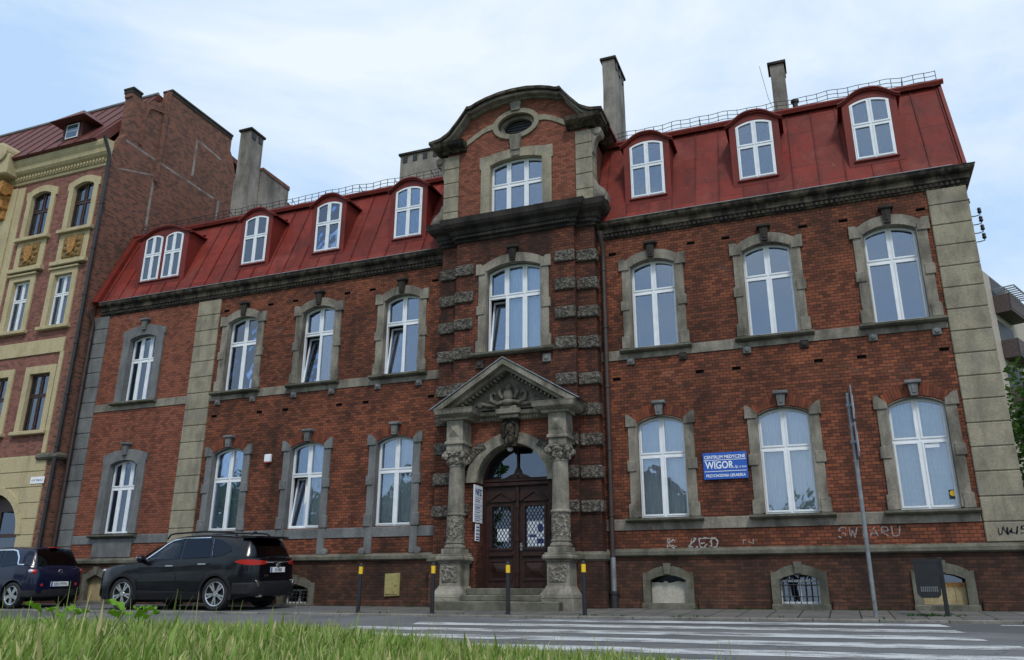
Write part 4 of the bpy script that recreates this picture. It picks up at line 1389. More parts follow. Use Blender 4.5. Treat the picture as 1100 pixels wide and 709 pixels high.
obj('fanlight_post', bm, M['door'], fl)
for s in (-1, 1):
    bm = NB()
    xa, xb = sorted((s*0.012, s*0.795))
    wx0, wx1 = xc0, xc1 = sorted((s*0.17, s*0.64))
    prism(bm, rect(xa, xb, DZ0+0.012, 2.635), YD+0.02, YD+0.075, [rect(wx0, wx1, 1.27, 2.20)])
    # frame mouldings round the window and panels
    prism(bm, rect(wx0-0.05, wx1+0.05, 1.22, 2.25), YD-0.005, YD+0.03, [rect(wx0+0.002, wx1-0.002, 1.272, 2.198)])
    prism(bm, rect(wx0-0.05, wx1+0.05, 0.56, 1.02), YD-0.005, YD+0.03, [rect(wx0-0.0, wx1+0.0, 0.61, 0.97)])
    v8 = [bm.verts.new(p) for p in ((wx0+.02, YD+0.019, 0.63), (wx1-.02, YD+0.019, 0.63), (wx1-.02, YD+0.019, 0.95), (wx0+.02, YD+0.019, 0.95), (wx0+.12, YD-0.02, 0.76), (wx1-.12, YD-0.02, 0.76), (wx1-.12, YD-0.02, 0.82), (wx0+.12, YD-0.02, 0.82))]
    for f in ((0, 1, 5, 4), (1, 2, 6, 5), (2, 3, 7, 6), (3, 0, 4, 7), (4, 5, 6, 7)): bm.faces.new([v8[i] for i in f])
    xm = (wx0+wx1)/2
    prism(bm, [(xm-0.33, 2.30), (xm+0.33, 2.30), (xm+0.33, 2.34), (xm, 2.52), (xm-0.33, 2.34)], YD-0.03, YD+0.02)
    prism(bm, [(xm-0.36, 2.335), (xm-0.33, 2.31), (xm, 2.50), (xm+0.33, 2.31), (xm+0.36, 2.335), (xm, 2.55)], YD-0.06, YD+0.02)
    bbox(bm, wx0-0.06, wx1+0.06, YD-0.03, YD+0.02, 1.08, 1.16, 0.012)
    leaf = obj('door_leaf', bm, M['door'], door)
    bm = NB()
    prism(bm, rect(wx0, wx1, 1.27, 2.20), YD+0.055, YD+0.061)
    obj('door_pane', bm, M['glass_dark'], door)
    bm = NB()
    st = 0.085
    for d in (-1, 1):
        k = -12
        while k < 24:
            x0_ = wx0+k*st
            # line x = x0 + d*(z-1.27)*0.62 clipped to the opening
            pts = []
            for z_ in np.linspace(1.27, 2.20, 32):
                xx = x0_+d*(z_-1.27)*0.62
                if wx0 <= xx <= wx1: pts.append((xx, YD+0.035, float(z_)))
            if len(pts) > 1: tube(bm, [pts[0], pts[-1]], 0.006, 5)
            k += 1
    obj('door_grille', bm, M['iron'], door)
    bm = NB()
    if s < 0: prism(bm, rect(-0.52, -0.24, 1.42, 1.70), YD+0.047, YD+0.049)
    else: prism(bm, rect(0.22, 0.62, 1.30, 1.86), YD+0.047, YD+0.049)
    nt = obj('notice', bm, M['paper'], door)
    if s > 0:
        bm = NB()
        prism(bm, rect(0.27, 0.44, 1.50, 1.56), YD+0.045, YD+0.0465)
        ellipsoid(bm, (0.53, YD+0.047, 1.70), (0.07, 0.003, 0.10), 12, 6)
        prism(bm, rect(0.45, 0.60, 1.36, 1.47), YD+0.045, YD+0.0465)
        obj('notice_print', bm, M['ink_blue'], nt)
bm = NB()
bbox(bm, -0.035, 0.035, YD-0.035, YD+0.03, DZ0+0.03, 2.63, 0.012)
for z_ in (0.75, 1.45, 2.2): bbox(bm, -0.05, 0.05, YD-0.05, YD, z_-0.05, z_+0.05, 0.012)
obj('astragal', bm, M['door'], door)
bm = NB()
tube(bm, [(0.08, YD-0.0, 1.30), (0.08, YD-0.06, 1.30), (0.16, YD-0.06, 1.30)], 0.011, 7)
bbox(bm, 0.055, 0.105, YD+0.004, YD+0.021, 1.20, 1.38, 0.004)
obj('door_handle', bm, M['zinc'], door)
bm = NB()
box(bm, -0.86, 0.86, YD+0.9, YD+0.92, 0.3, 3.7); box(bm, -0.9, 0.9, YD+0.2, YD+0.92, 0.30, 0.36)
obj('hallway', bm, M['dark_room'], door)
bm = NB()
ellipsoid(bm, (-0.12, -0.32, 3.49), (0.075, 0.075, 0.06), 12, 8)
lathe(bm, [(0.03, 3.52), (0.03, 3.60)], (-0.12, -0.32, 0), 8)
obj('porch_lamp', bm, M['white'], B, smooth=True)

# ---- rainwater pipes
def pipe(x, y, zt, zb, mat_top, z_split, foot=True, r=0.058):
    bm = NB()
    tube(bm, [(x, y-0.18, zt+0.25), (x, y-0.16, zt+0.1), (x, y, zt-0.15), (x, y, zt-0.6), (x, y, z_split)], r, 12)
    z = zt-0.7
    while z > z_split+0.2:
        lathe(bm, [(r+0.004, z-0.025), (r+0.014, z-0.02), (r+0.014, z+0.02), (r+0.004, z+0.025)], (x, y, 0), 12)
        box(bm, x-0.012, x+0.012, y, y+0.16, z-0.012, z+0.012)
        z -= 1.45
    p = obj('downpipe', bm, M[mat_top], B, smooth=True, angle=40)
    if foot:
        bm = NB(); tube(bm, [(x, y, z_split+0.03), (x, y, 0.28)], r+0.008, 12); obj('pipe_foot', bm, M['zinc'], p, smooth=True, angle=40)
        bm = NB(); lathe(bm, [(0.10, -0.05), (0.095, 0.26), (0.11, 0.27), (0.11, 0.33), (0.07, 0.34)], (x, y, 0), 12); obj('pipe_boot', bm, M['iron'], p, smooth=True, angle=40)
pipe(2.20, -0.12, 8.42, 0, 'pipe_brown', 1.0)
pipe(-14.30, -0.14, 8.5, 0, 'pipe_brown', 0.3, False)

# ---- basement windows
def basement(cx, z0, zs, w, rise, kind):
    bm = NB()
    hw = w/2+0.15
    out = [(cx-hw, z0-0.02), (cx+hw, z0-0.02), (cx+hw, zs+0.16)] + arc_pts(cx, 2*hw-0.16, zs+0.14, rise+0.05, 8) + [(cx-hw, zs+0.16)]
    prism(bm, out, -0.115, 0.1, [arch_poly(cx, w-0.016, z0+0.001, zs, rise, 8)])
    prism(bm, [(cx-0.06, zs+rise+0.02), (cx+0.06, zs+rise+0.02), (cx+0.08, zs+rise+0.24), (cx-0.08, zs+rise+0.24)], -0.16, -0.05)
    bbox(bm, cx-hw-0.02, cx+hw+0.02, -0.20, 0.0, z0-0.14, z0-0.004, 0.015)
    b = obj('basement_window', bm, M['stone_ledge'], B)
    bm = NB()
    prism(bm, arch_poly(cx, w, z0-0.01, zs, rise, 8), 0.14, 0.16)
    obj('basement_pane', bm, M['glass_dark'], b)
    if kind == 'white':
        bm = NB()
        top = [(cx+w/2-0.01-(w-0.02)*k/10, zs-0.03+random.uniform(-.03, .02)) for k in range(11)]
        prism(bm, [(cx-w/2+0.01, z0+0.005), (cx+w/2-0.01, z0+0.005)]+top, 0.02, 0.05)
        obj('board', bm, M['board'], b)
    elif kind == 'yellow':
        bm = NB()
        for k in range(4): box(bm, cx-w/2+0.01+k*(w-0.02)/4+0.003, cx-w/2+0.01+(k+1)*(w-0.02)/4-0.003, 0.03, 0.05, z0+0.005, zs-0.14)
        obj('board', bm, M['board_yellow'], b)
        bm = NB(); box(bm, cx-w/2+0.01, cx+w/2-0.01, 0.025, 0.05, zs-0.138, zs-0.06); obj('board_strip', bm, M['ochre_orn'], b)
    elif kind == 'full':
        bm = NB(); prism(bm, arch_poly(cx, w-0.02, z0+0.003, zs-0.01, rise, 8), 0.02, 0.05); obj('board', bm, M['board_yellow'], b)
    elif kind == 'bars':
        bm = NB()
        n = 7
        for k in range(n):
            x_ = cx-w/2+w*(k+0.5)/n
            tube(bm, [(x_, -0.06, z0), (x_, -0.06, arch_z(x_, cx, w, zs, rise)-0.01)], 0.009, 6)
        for z_ in (z0+0.14, zs-0.1): tube(bm, [(cx-w/2+0.005, -0.075, z_), (cx+w/2-0.005, -0.075, z_)], 0.009, 6)
        obj('window_bars', bm, M['iron'], b)
        bm = NB()
        prism(bm, rect(cx-w/2+0.01, cx+w/2-0.01, z0+0.005, zs), 0.09, 0.12, [rect(cx-w/2+0.05, cx-0.02, z0+0.045, zs-0.04), rect(cx+0.02, cx+w/2-0.05, z0+0.045, zs-0.04)])
        obj('basement_sash', bm, M['white'], b)
basement(BX[3.35], 0.10, 0.56, 0.76, 0.10, 'white')
basement(BX[5.96], 0.10, 0.56, 0.76, 0.10, 'bars')
basement(BX[8.52], 0.10, 0.56, 0.76, 0.10, 'yellow')
basement(BX[-5.96], 0.04, 0.38, 0.76, 0.10, 'bars')
basement(BX[-8.52], 0.04, 0.38, 0.76, 0.10, 'bars')
basement(-12.55, 0.08, 0.62, 0.66, 0.12, 'full')
# utility hatch in the plinth
bm = NB()
bbox(bm, -3.40, -3.00, -0.10, -0.04, 0.22, 0.74, 0.008)
for v in bm.verts: v.co.z += 0.10*(v.co.x+3.2)*0.5
h = obj('meter_hatch', bm, M['hatch'], B)
bm = NB()
bbox(bm, -3.37, -3.03, -0.115, -0.099, 0.26, 0.70, 0.006)
lathe(bm, [(0.02, 0), (0.02, 0.02)], (-3.10, -0.115, 0.48), 8, Matrix.Rotation(R(90), 3, 'X'))
obj('hatch_door', bm, M['hatch'], h)

# ---- graffiti: brushed strokes a few millimetres thick on the brick
GL = {'S': [[(1, .9), (.6, 1), (.15, .9), (.1, .65), (.5, .5), (.9, .35), (.85, .1), (.4, 0), (0, .08)]], 'W': [[(0, 1), (.22, 0), (.5, .7), (.75, 0), (1, 1)]], 'I': [[(.5, 1), (.5, 0)]],
      'A': [[(0, 0), (.5, 1), (1, 0)], [(.2, .35), (.8, .35)]], 'R': [[(.1, 0), (.1, 1), (.8, .9), (.85, .6), (.1, .5), (.95, 0)]], 'D': [[(.1, 0), (.1, 1), (.7, .9), (.95, .5), (.7, .1), (.1, 0)]],
      'K': [[(.1, 1), (.1, 0)], [(.9, 1), (.1, .45), (.95, 0)]], 'Z': [[(0, 1), (1, 1), (0, 0), (1, 0)]], 'E': [[(.9, 1), (.1, 1), (.1, 0), (.9, 0)], [(.1, .5), (.7, .5)]], 'N': [[(0, 0), (0, 1), (.9, 0), (.9, 1)]], 'U': [[(0, 1), (.1, .1), (.5, 0), (.9, .1), (1, 1)]], "'": [[(.3, 1.4), (.6, 1.15)]]}
def graffiti(txt, x, z, h, wd, adv, y, mat, r=0.016, jit=0.03, slant=0.0):
    bm = NB()
    for ch in txt:
        for st in GL.get(ch, []):
            pts = [(x+(p[0]+slant*p[1])*wd+random.uniform(-jit, jit)*wd, y, z+p[1]*h+random.uniform(-jit, jit)*h) for p in st]
            for a, b in zip(pts, pts[1:]):
                A, Bv = Vector((a[0], 0, a[2])), Vector((b[0], 0, b[2]))
                d = (Bv-A)
                if d.length < 1e-4: continue
                nn = Vector((-d.z, 0, d.x)).normalized()*r
                k = max(1, int(d.length/0.05))
                for i in range(k):
                    if random.random() < 0.13: continue
                    p, q = A.lerp(Bv, i/k), A.lerp(Bv, (i+0.98)/k)
                    n1, n2 = nn*random.uniform(.5, 1.15), nn*random.uniform(.5, 1.15)
                    prism(bm, [(p.x-n1.x, p.z-n1.z), (q.x-n2.x, q.z-n2.z), (q.x+n2.x, q.z+n2.z), (p.x+n1.x, p.z+n1.z)], y-0.003, y+0.001)
        x += adv if ch != "'" else 0
    return obj('graffiti', bm, mat, B)
M['chalk'] = mat_plain('faded_white_spray', (0.37, 0.34, 0.32), 0.9, var=0.4, scale=30)
M['chalk_dim'] = mat_plain('faint_grey_spray', (0.26, 0.22, 0.205), 0.9, var=0.3, scale=30)
graffiti('KTZED', 3.36, 1.215, 0.19, 0.19, 0.225, -0.002, M['chalk'], 0.015, 0.10)
graffiti('KIZ', 3.42, 1.22, 0.17, 0.17, 0.36, -0.006, M['chalk'], 0.010, 0.16)
graffiti("SW'IARU", 6.78, 1.36, 0.19, 0.15, 0.195, -0.002, M['chalk_dim'], 0.013, 0.04, 0.12)
graffiti('N', 4.95, 1.27, 0.10, 0.2, 0.2, -0.002, M['chalk_dim'], 0.012, 0.08)
graffiti('UNWURE', 9.56, 1.36, 0.13, 0.085, 0.075, -0.048, M['ink_black'], 0.014, 0.18, 0.3)

# insulators on the right-hand corner
bm = NB()
xi, yi = XR-0.03, 0.55
tube(bm, [(xi+0.06, yi, 7.4), (xi+0.06, yi, 8.35)], 0.016, 6)
ins = NB()
for k, z_ in enumerate((7.46, 7.66, 7.86, 8.06, 8.32)):
    L = 0.30 if k < 4 else 0.12
    tube(bm, [(xi-0.03, yi, z_), (xi+L-0.08, yi, z_), (xi+L, yi, z_+0.02), (xi+L, yi, z_+0.09)], 0.011, 6)
    lathe(ins, [(0.035, 0.06), (0.045, 0.09), (0.03, 0.12), (0.042, 0.14), (0.03, 0.18), (0.0, 0.19)], (xi+L, yi, z_), 10)
br_ = obj('insulator_bracket', bm, M['iron'], B)
obj('insulators', ins, M['black_paint'], br_, smooth=True)

# ------------------------------------------------------------------ the neighbouring tenement on the left
T = tag(empty('tenement_house', (0, 0, 0)), 'tall pink brick and ochre plaster tenement with a bare brick side wall, at far left', 'building')
TY = -0.40
TXR = -14.47
TXL = -24.0
TW = [(-17.40, 0.92), (-15.46, 0.92), (-21.2, 0.92)]
def t_holes():
    h = []
    for cx, w_ in TW:
        h += [arch_poly(cx, w_, 11.68, 13.28, 0.14, 8), rect(cx-0.40, cx+0.40, 8.32, 10.12), rect(cx-0.45, cx+0.45, 4.95, 6.80)]
    return h
TW2 = [(-17.50, 0.80), (-15.64, 0.80), (-21.2, 0.80)]
TW3 = [(-17.62, 0.90), (-15.82, 0.90), (-21.2, 0.90)]
holes = [arch_poly(c, w_, 11.68, 13.28, 0.14, 8) for c, w_ in TW] + [rect(c-w_/2, c+w_/2, 8.32, 10.12) for c, w_ in TW2] + [rect(c-w_/2, c+w_/2, 4.95, 6.80) for c, w_ in TW3]
bm = NB()
prism(bm, rect(TXL, TXR-0.36, 4.2, 14.2), TY, TY+0.5, holes)
box(bm, TXL, TXL+0.4, TY+0.5, 10, 0, 14.2)
box(bm, TXL, TXR-0.4, 9.6, 10, 0, 17)
obj('wall', bm, M['brick_pink'], T)
bm = NB()
prism(bm, rect(TXL, TXR-0.36, -0.3, 4.2), TY-0.03, TY+0.5, [arch_poly(-16.75, 2.45, -0.25, 1.9, 1.22, 18)])
z = 0.35
while z < 4.1:      # rusticated joints
    z += 0.46
gw = obj('ground_floor_wall', bm, M['yellow'], T)
for k in range(8):
    z = 0.5+k*0.46
    bm = NB()
    xa = -15.50 if z < 2.0 else (-15.55-0.0 if z < 3.2 else TXL)
    bbox(bm, xa if z > 3.2 else -15.48+(0.0 if z < 1.9 else -0.25*(z-1.9)), TXR-0.37, TY-0.055, TY-0.028, z, z+0.44, 0.01)
    obj('rusticated_block', bm, M['yellow'], gw)
bm = NB()
pf = [(-0.42, -0.3), (-0.42, 14.4), (0.0, 15.3), (0.0, 16.75), (-0.05, 16.78), (-0.05, 17.02), (0.32, 17.06), (0.42, 16.86)] + [(0.52+0.35*i/6+0.35*i/6*0.6, 16.86+0.30*math.sin(PI*0.5*i/6)+0.08*i/6) for i in range(7)] + [(1.55, 17.5), (1.60, 18.02), (1.75, 18.06), (4.95, 18.0), (4.95, 17.4), (5.1, 17.2), (5.5, 16.3), (9.9, 12.8), (9.9, -0.3)]
prism(bm, pf, TXR-0.36, TXR, axis='x')
fwall = obj('firewall', bm, M['brick_fire'], T)
bm = NB()
for (ya, yb, zt) in ((-0.09, 0.36, 17.05), (1.58, 4.98, 18.03)):
    bbox(bm, TXR-0.42, TXR+0.05, ya, yb, zt-0.0, zt+0.09, 0.012)
    bbox(bm, TXR-0.40, TXR+0.025, ya+0.02, yb-0.02, zt-0.12, zt-0.0, 0.008)
obj('coping', bm, M['stone_black'], fwall)
# raised brick arch and lesenes on the firewall, pale mortar repairs over old flues
bm = NB()
ap = [(0.55, 15.2), (0.55, 16.3)] + [(0.95-0.40*math.cos(PI*0.5*i/8), 16.3+0.62*math.sin(PI*0.5*i/8)) for i in range(1, 9)] + [(1.35, 17.0), (1.35, 16.92), (0.98, 16.84)] + [(0.95-0.30*math.cos(PI*0.5*i/8), 16.3+0.52*math.sin(PI*0.5*i/8)) for i in range(8, 0, -1)] + [(0.65, 16.3), (0.65, 15.2)]
prism(bm, ap, TXR, TXR+0.05, axis='x')
obj('brick_moulding', bm, M['brick_fire'], fwall)
bm = NB()
prism(bm, [(1.38, 14.2), (1.38, 17.9), (1.58, 17.95), (1.58, 14.2)], TXR, TXR+0.06, axis='x')
obj('brick_pilaster', bm, M['brick_fire'], fwall)
M['mortar_patch'] = mat_stone('pale_mortar_repairs', (0.34, 0.31, 0.27), (0.13, 0.09, 0.075), 0.9, 0.42, 0.6, scale=3.0, streak=False)
for pts in ([(1.36, 11.9), (1.46, 11.9), (1.46, 14.5), (1.36, 14.5)], [(-0.1, 13.93), (-0.1, 13.87), (1.35, 14.37), (1.35, 14.43)], [(0.0, 15.08), (0.0, 15.0), (4.4, 14.92), (4.4, 15.0)],
            [(3.1, 15.3), (3.2, 15.3), (3.2, 16.9), (3.1, 16.9)], [(3.15, 16.9), (3.15, 16.82), (4.5, 16.7), (4.5, 16.78)], [(4.6, 13.2), (4.72, 13.2), (4.72, 15.0), (4.6, 15.0)]):
    bm = NB()
    prism(bm, pts, TXR-0.01, TXR+0.006, axis='x')
    obj('mortar_repair', bm, M['mortar_patch'], fwall)
bm = NB()
prism(bm, [(TY-0.5, 14.72), (1.4, 17.85), (9.8, 17.2), (9.8, 17.0), (1.4, 17.6), (TY-0.2, 14.6)], TXL, TXR-0.365, axis='x')
for k in range(13):
    x_ = TXL+0.3+k*0.72
    Lr = math.hypot(2.3, 3.13)
    tm = Matrix(((1, 0, 0, x_), (0, -3.13/Lr, 2.3/Lr, TY-0.5), (0, 2.3/Lr, 3.13/Lr, 14.72), (0, 0, 0, 1)))
    box(bm, -0.012, 0.012, -0.002, 0.03, 0, Lr, tm)
tr_ = obj('roof', bm, M['roof_brown'], T)
bm = NB(); tube(bm, [(TXL, 1.38, 17.88), (TXR-0.4, 1.38, 17.88)], 0.06, 8); obj('ridge_cap', bm, M['zinc'], tr_)
# roof dormer with a hipped hood
bm = NB()
box(bm, -16.75, -15.85, -0.62, 0.6, 14.9, 15.80)
dm = obj('dormer', bm, M['roof_dark'], T)
bm = NB()
v = [bm.verts.new(p) for p in ((-17.1, -0.95, 15.78), (-15.5, -0.95, 15.78), (-15.5, 0.9, 15.78), (-17.1, 0.9, 15.78), (-16.3, -0.35, 16.45), (-16.3, 0.9, 16.45))]
for f in ((0, 1, 4), (1, 2, 5, 4), (3, 0, 4, 5), (0, 3, 2, 1), (2, 3, 5)): bm.faces.new([v[i] for i in f])
obj('dormer_roof', bm, M['roof_brown'], dm)
bm = NB(); box(bm, -16.58, -16.02, -0.65, -0.61, 15.16, 15.70); w_ = obj('dormer_window', bm, M['white'], dm)
bm = NB(); box(bm, -16.54, -16.06, -0.66, -0.648, 15.20, 15.41); box(bm, -16.54, -16.06, -0.66, -0.648, 15.45, 15.66); obj('pane', bm, M['glass_dark'], w_)
# main cornice, dentils
tcorn = [(0, 13.86), (0.05, 13.88), (0.05, 13.98), (0.10, 14.0), (0.10, 14.14), (0.20, 14.20), (0.26, 14.28), (0.28, 14.42), (0.34, 14.52), (0.37, 14.62), (0.37, 14.70), (0, 14.76)]
make_cornice([(TXL, TY), (TXR-0.02, TY)], tcorn, 14.03, 14.12, 0.16, parent=T, mat='yellow', dmat='yellow', dstep=0.14)
for (c, w_), kind in [(q, 'top') for q in TW] + [(q, 'mid') for q in TW2] + [(q, 'low') for q in TW3]:
    if kind == 'top':
        z0, zs, rise, fm = 11.70, 13.28, 0.13, 'brown_frame'
    elif kind == 'mid':
        z0, zs, rise, fm = 8.33, 10.11, 0.0, 'white'
    else:
        z0, zs, rise, fm = 4.96, 6.79, 0.0, 'brown_frame'
    w = make_window(T, c, TY+0.09, z0, zs, rise, w_-0.01, 2, 0.62, fmat=fm, curtain='curtain' if kind != 'low' else 'curtain_dim', fw_=0.035)
    bm = NB()
    hw = w_/2+0.20
    if kind == 'top':
        out = [(c-hw, z0-0.05), (c+hw, z0-0.05), (c+hw, zs-0.1), (c+hw+0.06, zs-0.1), (c+hw+0.06, zs+0.18)] + arc_pts(c, 2*hw-0.2, zs+0.22, 0.14, 8) + [(c-hw-0.06, zs+0.18), (c-hw-0.06, zs-0.1), (c-hw, zs-0.1)]
        prism(bm, out, TY-0.06, TY+0.085, [arch_poly(c, w_-0.02, z0+0.001, zs, rise, 8)])
        bbox(bm, c-hw-0.1, c+hw+0.1, TY-0.17, TY+0.08, z0-0.14, z0-0.01, 0.015)
        # apron panel with shield ornament
        prism(bm, rect(c-hw+0.02-0.03, c+hw-0.02, 10.55, z0-0.141), TY-0.04, TY+0.01)
        bbox(bm, c-hw-0.12, c+hw+0.10, TY-0.17, TY+0.02, 10.40, 10.54, 0.015)
        o_ = obj('surround', bm, M['yellow'], w)
        bm = NB()
        t = rough_block(c-0.43, c+0.40, TY-0.075, TY-0.02, 10.66, 11.46)
        merge(bm, t)
        for k in range(9):
            a_ = 2*PI*k/9
            ellipsoid(bm, (c+0.30*math.cos(a_), TY-0.08, 11.06+0.30*math.sin(a_)), (0.09, 0.05, 0.09), 7, 5)
        obj('apron_relief', bm, M['gold_orn'], w)
        bm = NB()
        prism(bm, [(c-0.17, 11.32), (c-0.17, 10.95), (c-0.05, 10.78), (c+0.05, 10.78), (c+0.17, 10.95), (c+0.17, 11.32)], TY-0.14, TY-0.05)
        obj('shield', bm, M['ochre_orn'], w)
    else:
        prism(bm, rect(c-hw, c+hw, z0-0.02, zs+0.24), TY-0.05, TY+0.085, [rect(c-w_/2+0.01, c+w_/2-0.01, z0+0.001, zs)])
        bbox(bm, c-hw-0.08, c+hw+0.08, TY-0.15, TY+0.08, z0-0.12, z0-0.005, 0.015)
        if kind == 'mid': bbox(bm, c-hw-0.05, c+hw+0.05, TY-0.12, TY+0.02, zs+0.17, zs+0.241, 0.012)
        obj('surround', bm, M['yellow'], w)
for (xa, xb, za, zb) in ((TXL, -15.03, 7.42, 7.90), (-15.14, -14.98, 4.25, 7.42), (-18.62, -18.30, 4.2, 13.74), (-19.9, -19.6, 4.2, 13.74)):
    bm = NB()
    bbox(bm, xa, xb, TY-0.045, TY+0.01, za, zb, 0.01)
    obj('plaster_band', bm, M['yellow'], T)
bm = NB()
bbox(bm, -19.6, -18.621, TY-0.10, TY+0.01, 4.2, 13.74, 0.012)
obj('plaster_pilaster', bm, M['yellow'], T)
bm = NB()
bbox(bm, -19.35, -18.85, TY-0.52, TY-0.05, 13.5, 13.9, 0.03); bbox(bm, -19.30, -18.9, TY-0.40, TY-0.05, 12.9, 13.5, 0.05); bbox(bm, -19.27, -18.93, TY-0.25, TY-0.05, 12.55, 12.92, 0.04)
lathe(bm, [(0.17, -0.30), (0.19, 0), (0.17, 0.30)], (-19.1, TY-0.40, 13.55), 12, Matrix.Rotation(R(90), 3, 'Y'))
obj('console_bracket', bm, M['ochre_orn'], T)
bm = NB()
bbox(bm, -19.5, -18.7, TY-0.62, TY+0.1, 14.1, 14.9, 0.05)
lathe(bm, [(0.36, -0.30), (0.36, 0.3), (0.25, 0.32)], (-19.1, TY-0.40, 14.95), 18, Matrix.Rotation(R(90), 3, 'X'))
obj('cornice_block', bm, M['yellow'], T)
bm = NB()
sweep(bm, [(-15.2, TY-0.02), (TXR, TY-0.02), (TXR, TY+0.3)], [(0, 4.02), (0.09, 4.04), (0.14, 4.10), (0.14, 4.17), (0.05, 4.24), (0, 4.24)])
obj('string_course', bm, M['stone_ledge'], T)
# gateway
bm = NB()
prism(bm, arch_poly(-16.75, 2.45, -0.2, 1.9, 1.22, 18), TY+0.25, TY+0.33, [rect(-17.9, -16.82, 1.95, 2.6), rect(-16.68, -15.6, 1.95, 2.6), rect(-17.85, -16.82, 0.6, 1.85), rect(-16.68, -15.65, 0.6, 1.85)])
g_ = obj('gate', bm, M['brown_frame'], T)
bm = NB(); prism(bm, arch_poly(-16.75, 2.40, 0.5, 1.9, 1.2, 18), TY+0.29, TY+0.30); obj('pane', bm, M['glass_dark'], g_)
bm = NB(); prism(bm, arc_pts(-16.75, 2.85, 1.9, 1.42, 18)+list(reversed(arc_pts(-16.75, 2.43, 1.9, 1.21, 18))), TY-0.085, TY+0.1); obj('gate_arch', bm, M['yellow'], T)
bm = NB(); box(bm, TXL+0.4, TXR-0.4, 3.0, 3.1, 0, 14.1); box(bm, TXL+0.4, TXR-0.4, 0.3, 3.0, 4.0, 4.2); box(bm, TXL+0.4, TXR-0.4, 0.3, 3.0, 7.4, 7.6); box(bm, TXL+0.4, TXR-0.4, 0.3, 3.0, 10.9, 11.1); obj('interior', bm, M['dark_room'], T)
bm = NB()
tube(bm, [(TXR-0.02, TY-0.42, 14.75), (TXR+0.02, TY-0.14, 14.2), (TXR+0.02, TY-0.10, 13.0), (TXR+0.02, TY-0.10, 0.1)], 0.06, 10)
z = 12.4
while z > 1:
    lathe(bm, [(0.064, z-0.025), (0.078, z-0.02), (0.078, z+0.02), (0.064, z+0.025)], (TXR+0.02, TY-0.10, 0), 10); z -= 1.6
obj('downpipe', bm, M['iron'], T, smooth=True, angle=40)

# street-name plate on the tenement
sp_ = tag(empty('street_plate', (-15.04, TY-0.06, 3.44)), 'small white street-name plate with rounded corners on the ochre tenement wall', 'street sign')
bm = NB(); bbox(bm, -0.28, 0.28, -0.012, 0.0, -0.10, 0.10, 0.004); obj('plate', bm, M['sign_white'], sp_)
bm = NB(); merge(bm, text_bm('ul. K. Miarki 2', 0.095, 0, -0.0135, -0.03, 'CENTER', 0.001, 0.85)); obj('lettering', bm, M['ink_black'], sp_)

# ------------------------------------------------------------------ apartment block behind the right-hand corner
A = tag(empty('apartment_block', (16.55, 35, 0), R(90-24.5)), 'distant beige apartment block with dark balconies, behind the right end of the building', 'building')
M['beige'] = mat_stone('beige_render', (0.46, 0.40, 0.33), (0.3, 0.26, 0.22), 0.5, 0.5, 0.8, bump=0.05)
M['red_render'] = mat_plain('red_brown_render', (0.36, 0.13, 0.095), 0.85)
M['balcony'] = mat_plain('dark_balcony_panel', (0.075, 0.05, 0.045), 0.7, var=0.4)
bm = NB()
box(bm, 0, 9.0, 0, 9, -0.5, 19.4)
obj('wall', bm, M['beige'], A)
bm = NB(); box(bm, -0.0, 1.6, 0.5, 4, 19.4, 20.6); obj('roof_block', bm, M['red_render'], A)
for k in range(6):
    z = 2.8+k*2.85
    bm = NB(); box(bm, 1.4, 4.4, -0.02, 0.02, z, z+2.3); obj('loggia_dark', bm, M['iron'], A)  # flat black sheet on the wall paints the shade of the recess
    bm = NB(); box(bm, 1.3, 4.5, -0.9, -0.021, z-0.15, z); box(bm, 1.3, 4.5, -0.92, -0.86, z, z+0.95); box(bm, 1.3, 1.36, -0.9, -0.021, z, z+0.95); box(bm, 4.44, 4.5, -0.9, -0.021, z, z+0.95); obj('balcony', bm, M['balcony'], A)
    for xw in (5.4, 7.4):
        bm = NB(); box(bm, xw, xw+1.1, -0.025, 0.02, z+0.6, z+2.0); w_ = obj('window', bm, M['white'], A)
        bm = NB(); box(bm, xw+0.08, xw+1.02, -0.033, -0.024, z+0.68, z+1.92); obj('pane', bm, M['glass_dark'], w_)
bm = NB()
for k in range(9): box(bm, 1.2+k*0.42, 1.25+k*0.42, -1.3, -0.02, 18.35, 18.42)
box(bm, 1.2, 4.65, -1.32, -1.26, 18.3, 18.38); box(bm, 1.2, 4.65, -0.7, -0.66, 18.42, 18.45)
obj('pergola', bm, M['zinc'], A)
bm = NB(); lathe(bm, [(0.0, 0.0), (0.25, 0.03), (0.42, 0.10), (0.44, 0.13)], (3.9, -1.1, 13.0), 14, Matrix.Rotation(R(80), 3, 'X'), cap=False); obj('satellite_dish', bm, M['zinc'], A)

